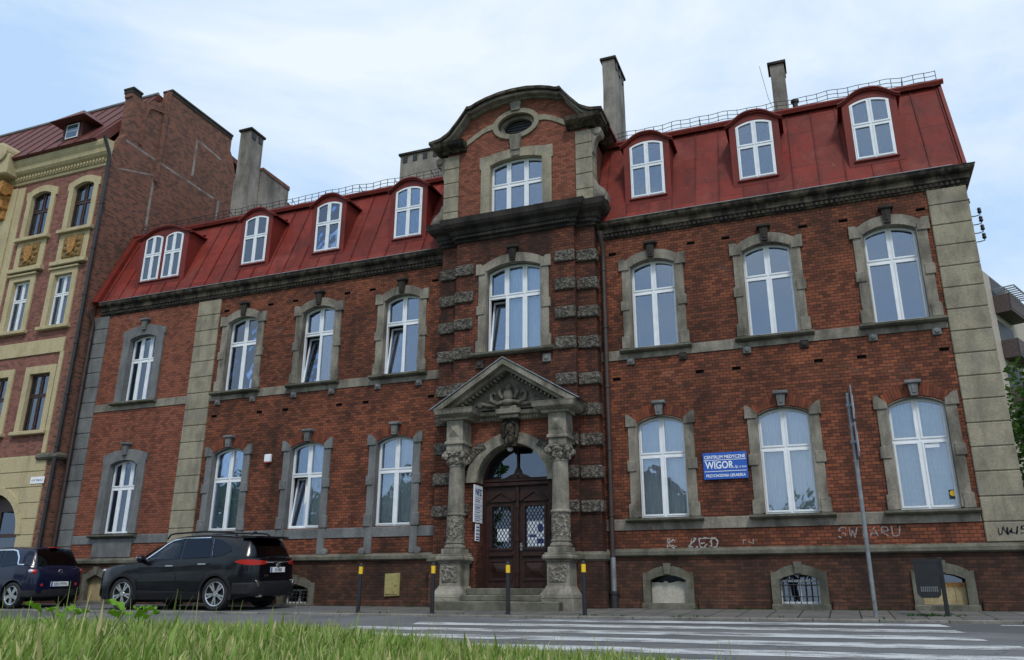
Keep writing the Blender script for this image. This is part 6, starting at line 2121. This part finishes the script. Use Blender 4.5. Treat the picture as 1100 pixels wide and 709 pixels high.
SUV = dict(paint='paint_black', xr=-2.30, xf=2.30, r=0.358, rim=0.262, tw=0.235, spokes=5, double=True, axles=(1.36, -1.33), cladding=True,
    hw=[(-2.30, .44), (-2.285, .56), (-2.24, .67), (-2.15, .765), (-2.0, .84), (-1.82, .89), (-1.6, .915), (-0.8, .905), (0, .90), (0.8, .905), (1.4, .918), (1.8, .905), (2.05, .84), (2.2, .74), (2.28, .60), (2.30, .52)],
    bot=[(-2.3, .45), (-2.1, .30), (-1.8, .24), (1.9, .22), (2.2, .26), (2.3, .36)],
    belt=[(-2.3, 1.10), (-2.0, 1.15), (-1.2, 1.135), (0, 1.095), (1.0, 1.04), (1.5, .985), (2.0, .92), (2.2, .84), (2.3, .70)],
    top=[(-2.3, 1.12), (-2.0, 1.17), (0, 1.12), (1.0, 1.10), (1.2, 1.08), (1.6, 1.045), (2.0, .985), (2.18, .90), (2.3, .76)],
    roof=[(-2.28, 1.09), (-2.20, 1.16), (-2.05, 1.42), (-1.95, 1.555), (-1.8, 1.575), (-1.3, 1.63), (-0.6, 1.655), (-0.1, 1.645), (0.2, 1.595), (0.45, 1.50), (0.8, 1.32), (1.15, 1.115), (1.25, 1.07)],
    ghb=[(-2.28, .56), (-2.15, .70), (-1.95, .785), (-1.7, .825), (0, .845), (0.8, .83), (1.25, .74)], ghr=[(-2.28, .50), (-2.0, .575), (-1.6, .63), (0, .64), (0.5, .62), (0.9, .66), (1.25, .70)],
    gx=(-2.28, 1.25), side=[(0.0, .93), (0.18, .985), (0.42, 1.0), (0.68, .992), (0.88, .975), (1.0, .945)],
    windows=[('front_side_window', [(0.86, 1.11), (0.78, 1.17), (0.36, 1.45), (0.16, 1.535), (-0.14, 1.575), (-0.17, 1.125)], 'car_glass_front'),
             ('rear_side_window', [(-0.25, 1.13), (-0.22, 1.58), (-0.92, 1.57), (-1.05, 1.15)], 'car_glass'),
             ('quarter_window', [(-1.11, 1.155), (-0.99, 1.565), (-1.22, 1.53), (-1.50, 1.40), (-1.60, 1.28), (-1.42, 1.19)], 'car_glass')],
    chrome_lines=[[(0.92, 1.10), (0.80, 1.19), (0.38, 1.475), (0.16, 1.558), (-0.14, 1.598), (-0.9, 1.60), (-0.9, 1.578), (-0.14, 1.577), (0.16, 1.538), (0.36, 1.455), (0.78, 1.165), (0.90, 1.085)]],
    doors=[('front_door', [(0.90, 0.46), (0.93, 0.95), (0.84, 1.03), (-0.19, 1.05), (-0.19, 0.44)], 0.02, 0.965), ('rear_door', [(-0.215, 0.44), (-0.215, 1.05), (-1.10, 1.075), (-1.20, 0.95), (-1.02, 0.78), (-0.88, 0.55), (-0.86, 0.44)], -0.92, 0.995)],
    windscreen=(1.14, 0.44, 0.66, 0.56), rear_window=(-2.205, -1.985, 0.56, 0.51), seats=(0.15, -0.75), mirror=(0.80, 1.13),
    wraps=[('tail_light', lambda f: [(-1.80, f(-1.80, 1.04), 1.03, 1.05), (-1.95, f(-1.95, 1.04), 0.985, 1.085), (-2.10, f(-2.10, 1.04), 0.965, 1.085), (-2.20, f(-2.20, 1.04)-0.005, 0.96, 1.08), (-2.255, f(-2.25, 1.03)-0.01, 0.965, 1.07), (-2.295, 0.52, 0.97, 1.065), (-2.308, 0.40, 0.985, 1.05)], 'red_plastic', 0.014)],
    extra=suv_extra)
suv = make_car(SUV, 'suv', 'black SUV with roof rails and silver alloy wheels parked along the brick wall', 'car')
place_car(suv, -7.58, -1.70, PI)

# ---- the small navy hatchback
def hatch_extra(root, ylow, ygh, hw, zbelt, roof):
    for s in (1, -1):
        bm = NB(); ellipsoid(bm, (-1.70, s*0.655, 0.865), (0.10, 0.085, 0.075), 14, 8); tl = obj('tail_light', bm, M['red_plastic'], root, smooth=True)
        bm = NB(); ellipsoid(bm, (-1.655, s*0.705, 0.885), (0.10, 0.06, 0.055), 12, 7); obj('lamp_lens', bm, M['lamp_clear'], tl, smooth=True)
        bm = NB(); lathe(bm, [(0.045, 0), (0.05, 0.01), (0.03, 0.018), (0.0, 0.02)], (-1.835, s*0.50, 0.55), 16, Matrix.Rotation(R(-90), 3, 'Y')); obj('reflector', bm, M['red_plastic'], root, smooth=True)
    bm = NB()
    for k in range(24):
        a, b = 2*PI*k/24, 2*PI*(k+1)/24
        tube(bm, [(-1.845, 0.055*math.cos(a), 0.865+0.055*math.sin(a)), (-1.845, 0.055*math.cos(b), 0.865+0.055*math.sin(b))], 0.007, 5)
    tube(bm, [(-1.846, 0.075, 0.875), (-1.848, 0.01, 0.875), (-1.848, -0.01, 0.855), (-1.846, -0.075, 0.855)], 0.007, 5)
    obj('emblem', bm, M['chrome'], root)
    number_plate(root, -1.862, 0.565, 'SZO 97TN')
    bm = NB()
    full = [(-1.55, hw(-1.55)), (-1.70, hw(-1.70)), (-1.80, hw(-1.80)), (-1.85, 0.45), (-1.86, 0)]
    full = full+[(x, -y) for x, y in reversed(full[:-1])]
    ring = []
    for x, y in full: ring.append([bm.verts.new(p) for p in ((x+0.02, y*0.95, 0.24), (x-0.008, y*1.0, 0.28), (x-0.008, y*1.0, 0.42), (x+0.01, y*0.98, 0.45))])
    for a, b in zip(ring, ring[1:]):
        for j in range(4): bm.faces.new((a[j], a[(j+1) % 4], b[(j+1) % 4], b[j]))
    bm.faces.new(ring[0]); bm.faces.new(ring[-1])
    obj('rear_bumper', bm, M['car_plastic'], root, smooth=True, angle=35)
    bm = NB(); bbox(bm, -1.60, -1.40, -0.12, 0.12, 1.455, 1.475, 0.008); obj('brake_light', bm, M['red_plastic'], root)
    for s in (1, -1):
        bm = NB(); ellipsoid(bm, (1.62, s*0.62, 0.74), (0.16, 0.10, 0.07), 12, 7); obj('headlight', bm, M['lamp_clear'], root, smooth=True)
HATCH = dict(paint='paint_navy', xr=-1.85, xf=1.85, r=0.312, rim=0.225, tw=0.205, spokes=5, double=False, axles=(1.07, -1.24), cladding=False,
    hw=[(-1.85, .56), (-1.82, .66), (-1.74, .755), (-1.6, .815), (-1.24, .855), (-0.6, .845), (0, .84), (1.07, .855), (1.4, .83), (1.65, .73), (1.8, .56), (1.85, .42)],
    bot=[(-1.85, .36), (-1.7, .25), (-1.4, .20), (1.5, .18), (1.75, .22), (1.85, .32)],
    belt=[(-1.85, .80), (-1.78, .90), (-1.6, .97), (-1.2, .985), (0, .93), (0.8, .90), (1.3, .84), (1.65, .74), (1.85, .56)],
    top=[(-1.85, .84), (-1.78, .95), (-1.6, 1.0), (0, .97), (0.8, .97), (1.0, .95), (1.4, .88), (1.7, .78), (1.85, .60)],
    roof=[(-1.80, .93), (-1.74, 1.02), (-1.62, 1.25), (-1.52, 1.41), (-1.40, 1.45), (-0.8, 1.485), (-0.2, 1.48), (0.1, 1.43), (0.45, 1.24), (0.85, 1.0), (0.95, .95)],
    ghb=[(-1.80, .60), (-1.6, .74), (-1.3, .79), (0, .785), (0.6, .76), (0.95, .66)], ghr=[(-1.80, .54), (-1.5, .54), (-1.1, .57), (0, .58), (0.5, .58), (0.95, .62)],
    gx=(-1.80, 0.95), side=[(0.0, .93), (0.18, .985), (0.42, 1.0), (0.68, .985), (0.88, .955), (1.0, .92)],
    windows=[('front_side_window', [(0.56, .99), (0.10, 1.32), (-0.10, 1.40), (-0.50, 1.41), (-0.56, 1.0)], 'car_glass'), ('rear_side_window', [(-0.62, 1.0), (-0.56, 1.41), (-0.95, 1.38), (-1.12, 1.22), (-1.22, 1.05)], 'car_glass'),
             ('rear_quarter', [(-1.36, 1.06), (-1.28, 1.26), (-1.34, 1.39), (-1.48, 1.36), (-1.58, 1.20), (-1.66, 1.04), (-1.6, 1.0)], 'car_glass')],
    chrome_lines=[[(0.56, 1.02), (0.10, 1.345), (-0.10, 1.425), (-0.80, 1.43), (-0.98, 1.40), (-1.15, 1.24), (-1.24, 1.075), (-1.42, 1.06), (-1.42, 1.035), (-1.25, 1.045), (-1.21, 1.06), (-1.12, 1.215), (-0.95, 1.375), (-0.80, 1.405), (-0.10, 1.40), (0.10, 1.32), (0.56, .995)]],
    doors=[('door', [(0.62, 0.36), (0.64, 0.84), (0.52, 0.91), (-0.60, 0.935), (-0.66, 0.8), (-0.60, 0.36)], -0.42, 0.86)],
    windscreen=(0.84, 0.12, 0.60, 0.52), rear_window=(-1.745, -1.50, 0.60, 0.50), seats=(0.0, -0.75), mirror=(0.50, 1.02), wraps=[], extra=hatch_extra)
hatch = make_car(HATCH, 'hatchback', 'small dark navy hatchback seen from behind at the left edge, before the tenement gateway', 'car')
place_car(hatch, -13.72, -1.80, PI)

# ------------------------------------------------------------------ the grass verge in the foreground
xs_ = [-40, -30, -22, -16] + list(np.linspace(-12, 14, 66)) + [18, 26, 40]
ys_ = [-19.6] + list(np.linspace(-18.9, VERGE_Y-0.15, 42))
tag(sheet('verge', xs_, ys_, verge_z, M['soil']), kind='structure')

def grass_mat():
    t = NT('grass_blades')
    g = t.N('ShaderNodeNewGeometry')
    rnd_ = g.outputs['Random Per Island']
    at = t.N('ShaderNodeAttribute'); at.attribute_name = 'tip'
    patch = t.ramp(t.noise(t.pos(), 1.3, 3), 0.35, 0.65)
    green = t.mix(rnd_, (0.070, 0.165, 0.016), (0.215, 0.365, 0.050))
    green = t.mix(t.math('MULTIPLY', patch, 0.5), green, (0.27, 0.34, 0.055))
    straw = t.ramp(rnd_, 0.81, 0.86)
    col = t.mix(straw, green, (0.52, 0.45, 0.22))
    col = t.mix(t.math('MULTIPLY', at.outputs['Fac'], 0.4), col, (0.42, 0.43, 0.15))
    t.base(col, 0.5, spec=0.3)
    tl = t.N('ShaderNodeBsdfTranslucent'); t.l.new(col, tl.inputs['Color'])
    ms = t.N('ShaderNodeMixShader'); ms.inputs[0].default_value = 0.35
    t.l.new(t.p.outputs[0], ms.inputs[1]); t.l.new(tl.outputs[0], ms.inputs[2]); t.l.new(ms.outputs[0], t.out.inputs['Surface'])
    return t.m
M['grass'] = grass_mat()
rnd = random.Random(11)
V, F, TIP = [], [], []
def blade(x, y, z, h, w, az, lean, curl):
    d = Vector((math.cos(az), math.sin(az), 0)); s_ = Vector((-d.y, d.x, 0))
    i0 = len(V)
    n = 4
    p = Vector((x, y, z-0.01)); ang = lean
    for k in range(n+1):
        f = k/n
        ww = w*(1-f**1.6)*0.5+0.0003
        V.append(p-s_*ww); V.append(p+s_*ww); TIP.extend((f*f, f*f))
        p = p+(d*math.sin(ang)+Vector((0, 0, 1))*math.cos(ang))*(h/n)
        ang += curl
    for k in range(n):
        a = i0+2*k
        F.append((a, a+1, a+3, a+2))
cnt = 0
while cnt < 60000:
    d = 0.55+6.9*rnd.random()**1.25
    l = (rnd.random()*2-1)*(0.72*d+0.3)
    x = CAM.x+l*math.cos(yaw)+d*math.sin(yaw); y = CAM.y-l*math.sin(yaw)+d*math.cos(yaw)
    if y > VERGE_Y-0.17: continue
    # the grass thins out to the right and towards the kerb
    dens = 1.0 if l < 0.12*d else max(0.10, 1-(l-0.12*d)*1.6)
    clump = 0.55+0.8*mnoise.noise(Vector((x*2.3, y*2.3, 0)))
    if rnd.random() > dens*max(0.15, clump+0.35): continue
    h = rnd.uniform(0.035, 0.105)*(0.8+0.5*max(-.5, mnoise.noise(Vector((x*1.1, y*1.1, 3)))))
    if rnd.random() < 0.02: h *= 1.6
    blade(x, y, verge_z(x, y), h, rnd.choice((0.003, 0.005, 0.008, 0.012, 0.015)), rnd.uniform(0, 2*PI), rnd.uniform(0.0, 0.6), rnd.uniform(-0.08, 0.30))
    cnt += 1
for i in range(170):       # dry flower stalks
    d = 1.2+4.2*rnd.random(); l = (rnd.random()*1.45-0.75)*d*0.85
    x = CAM.x+l*math.cos(yaw)+d*math.sin(yaw); y = CAM.y-l*math.sin(yaw)+d*math.cos(yaw)
    if y > VERGE_Y-0.2 or l > 0.35*d: continue
    blade(x, y, verge_z(x, y), rnd.uniform(0.10, 0.17), 0.0022, rnd.uniform(0, 2*PI), rnd.uniform(0, .3), rnd.uniform(-.04, .12))
me = bpy.data.meshes.new('grass')
me.from_pydata([tuple(v) for v in V], [], F)
at_ = me.attributes.new('tip', 'FLOAT', 'POINT')
at_.data.foreach_set('value', TIP)
me.materials.append(M['grass'])
for p in me.polygons: p.use_smooth = True
tag(link('grass', me), kind='stuff')

# broad-leaved weeds standing among the grass
M['weed'] = leaf_mat('weed_leaves', (0.10, 0.24, 0.015), (0.20, 0.38, 0.03))
M['weed_dark'] = leaf_mat('dark_weed_leaves', (0.030, 0.085, 0.015), (0.05, 0.13, 0.02))
def weed(name, label, x, y, n, size, seed, mat):
    rw = random.Random(seed)
    size *= 0.8
    W_ = tag(empty(name, (x, y, verge_z(x, y))), label, 'weed')
    for k in range(n):
        az = 2*PI*k/n+rw.uniform(-.4, .4); hh = rw.uniform(0.05, 0.115)*size; reach = rw.uniform(0.02, 0.10)*size
        c = Vector((math.cos(az)*reach, math.sin(az)*reach, hh))
        bm = NB()
        tube(bm, [(0, 0, -0.02), c*0.5+Vector((0, 0, 0.01)), c], [0.003, 0.0025, 0.0015], 5)
        ax = Vector((math.cos(az), math.sin(az), rw.uniform(.15, 1.3))).normalized()
        sd_ = Vector((-ax.y, ax.x, rw.uniform(-.3, .3))).normalized()
        nz = ax.cross(sd_)
        L, Wd = 0.085*size*rw.uniform(.6, 1.15), 0.065*size*rw.uniform(.6, 1.15)
        g = []
        for i in range(9):
            f = i/8; ww = Wd*math.sin(PI*min(1, f*0.95+0.05))**0.7*(1.05-0.35*f)
            row = []
            for j in range(5):
                q = -1+j/2
                row.append(bm.verts.new(c+ax*(f*L)+sd_*(ww*0.5*q*(1+0.08*math.sin(i*2.3+k)))+nz*(0.012*abs(q)*size-0.03*f*f*size+0.006*math.sin(i*1.7+q*3))))
            g.append(row)
        for i in range(8):
            for j in range(4): bm.faces.new((g[i][j], g[i][j+1], g[i+1][j+1], g[i+1][j]))
        obj('leaf', bm, M[mat], W_, smooth=True)
def vp(l, d): return (CAM.x+l*math.cos(yaw)+d*math.sin(yaw), CAM.y-l*math.sin(yaw)+d*math.cos(yaw))
weed('weed_plant', 'bright green broad-leaved weed tallest in the grass below the rear wheel of the SUV', *vp(-1.36, 3.15), 8, 1.0, 1, 'weed')
weed('weed_plant', 'yellow-green broad-leaved weed in the grass below the front wheel of the SUV', *vp(-1.62, 3.1), 7, 0.9, 2, 'weed')
weed('weed_plant', 'dark green spreading weed in the grass below the gap between the two cars', *vp(-1.93, 3.05), 9, 0.9, 3, 'weed_dark')

# ------------------------------------------------------------------ the far side behind the camera, seen mirrored in panes and car paint
H = tag(empty('gabled_house', (-6.5, -52.0, -0.75)), 'plain gabled house across the street, seen only as a dark reflection in a window', 'building')
bm = NB(); prism(bm, [(-7, -0.2), (7, -0.2), (7, 5.6), (0, 10.6), (-7, 5.6)], -6, 6); obj('wall', bm, M['render'], H)
bm = NB()
for s_ in (-1, 1): prism(bm, [(s_*7.6, 5.3), (0, 10.75), (0, 11.0), (s_*7.6, 5.55)], -6.4, 6.4)
obj('roof', bm, M['roof_brown'], H)
for k in range(3):
    for z_ in (1.0, 3.6):
        bm = NB(); box(bm, -5.2+k*4.2, -3.9+k*4.2, 5.98, 6.03, z_, z_+1.6); obj('window', bm, M['glass_dark'], H)
for k, (x_, y_, h_, lab) in enumerate(((3.5, -46.0, 6.6, 'small tree across the street beside the gabled house'), (-20.0, -37.0, 12.0, 'wide tree across the street facing the two parked cars'), (-31.0, -42.0, 10.0, 'tree across the street at the far end facing the tenement'), (27.0, -42.0, 11.0, 'tree across the street right of the gabled house'), (-42.0, -36.0, 12.0, 'outermost tree across the street beyond the tenement'))):
    tree(lab, x_, y_, -0.75, h_, 4.8, 2600, 0.75, 20+k, 'trees across the street')

# small weeds in the joints at the foot of the wall and along the kerb
rw = random.Random(5)
bm = NB()
for i in range(520):
    k = rw.random()
    if k < 0.5: x, y = rw.uniform(2.3, 12), -0.14-abs(rw.gauss(0, .04))
    elif k < 0.62: x, y = 8.1+rw.gauss(0, .35), -1.75+rw.gauss(0, .12)
    elif k < 0.85: x, y = rw.uniform(-3.6, 12), KERB_Y+0.08+rw.gauss(0, .02)
    else: x, y = rw.uniform(-14, -2.3), -0.15-abs(rw.gauss(0, .04))
    if mnoise.noise(Vector((x*1.3, y, 7))) < 0.05: continue
    z = pave_z(y)
    for j in range(rw.randint(3, 6)):
        az = rw.uniform(0, 2*PI); L = rw.uniform(.02, .07); wv_ = L*0.22
        d = Vector((math.cos(az), math.sin(az), rw.uniform(.5, 1.6))).normalized()*L; sd_ = Vector((-math.sin(az), math.cos(az), 0))*wv_
        p0 = Vector((x, y, z-0.004))
        bm.faces.new([bm.verts.new(p0), bm.verts.new(p0+d*0.5+sd_), bm.verts.new(p0+d), bm.verts.new(p0+d*0.5-sd_)])
tag(obj('joint_weeds', bm, M['weed_dark'], recalc=False), kind='stuff')
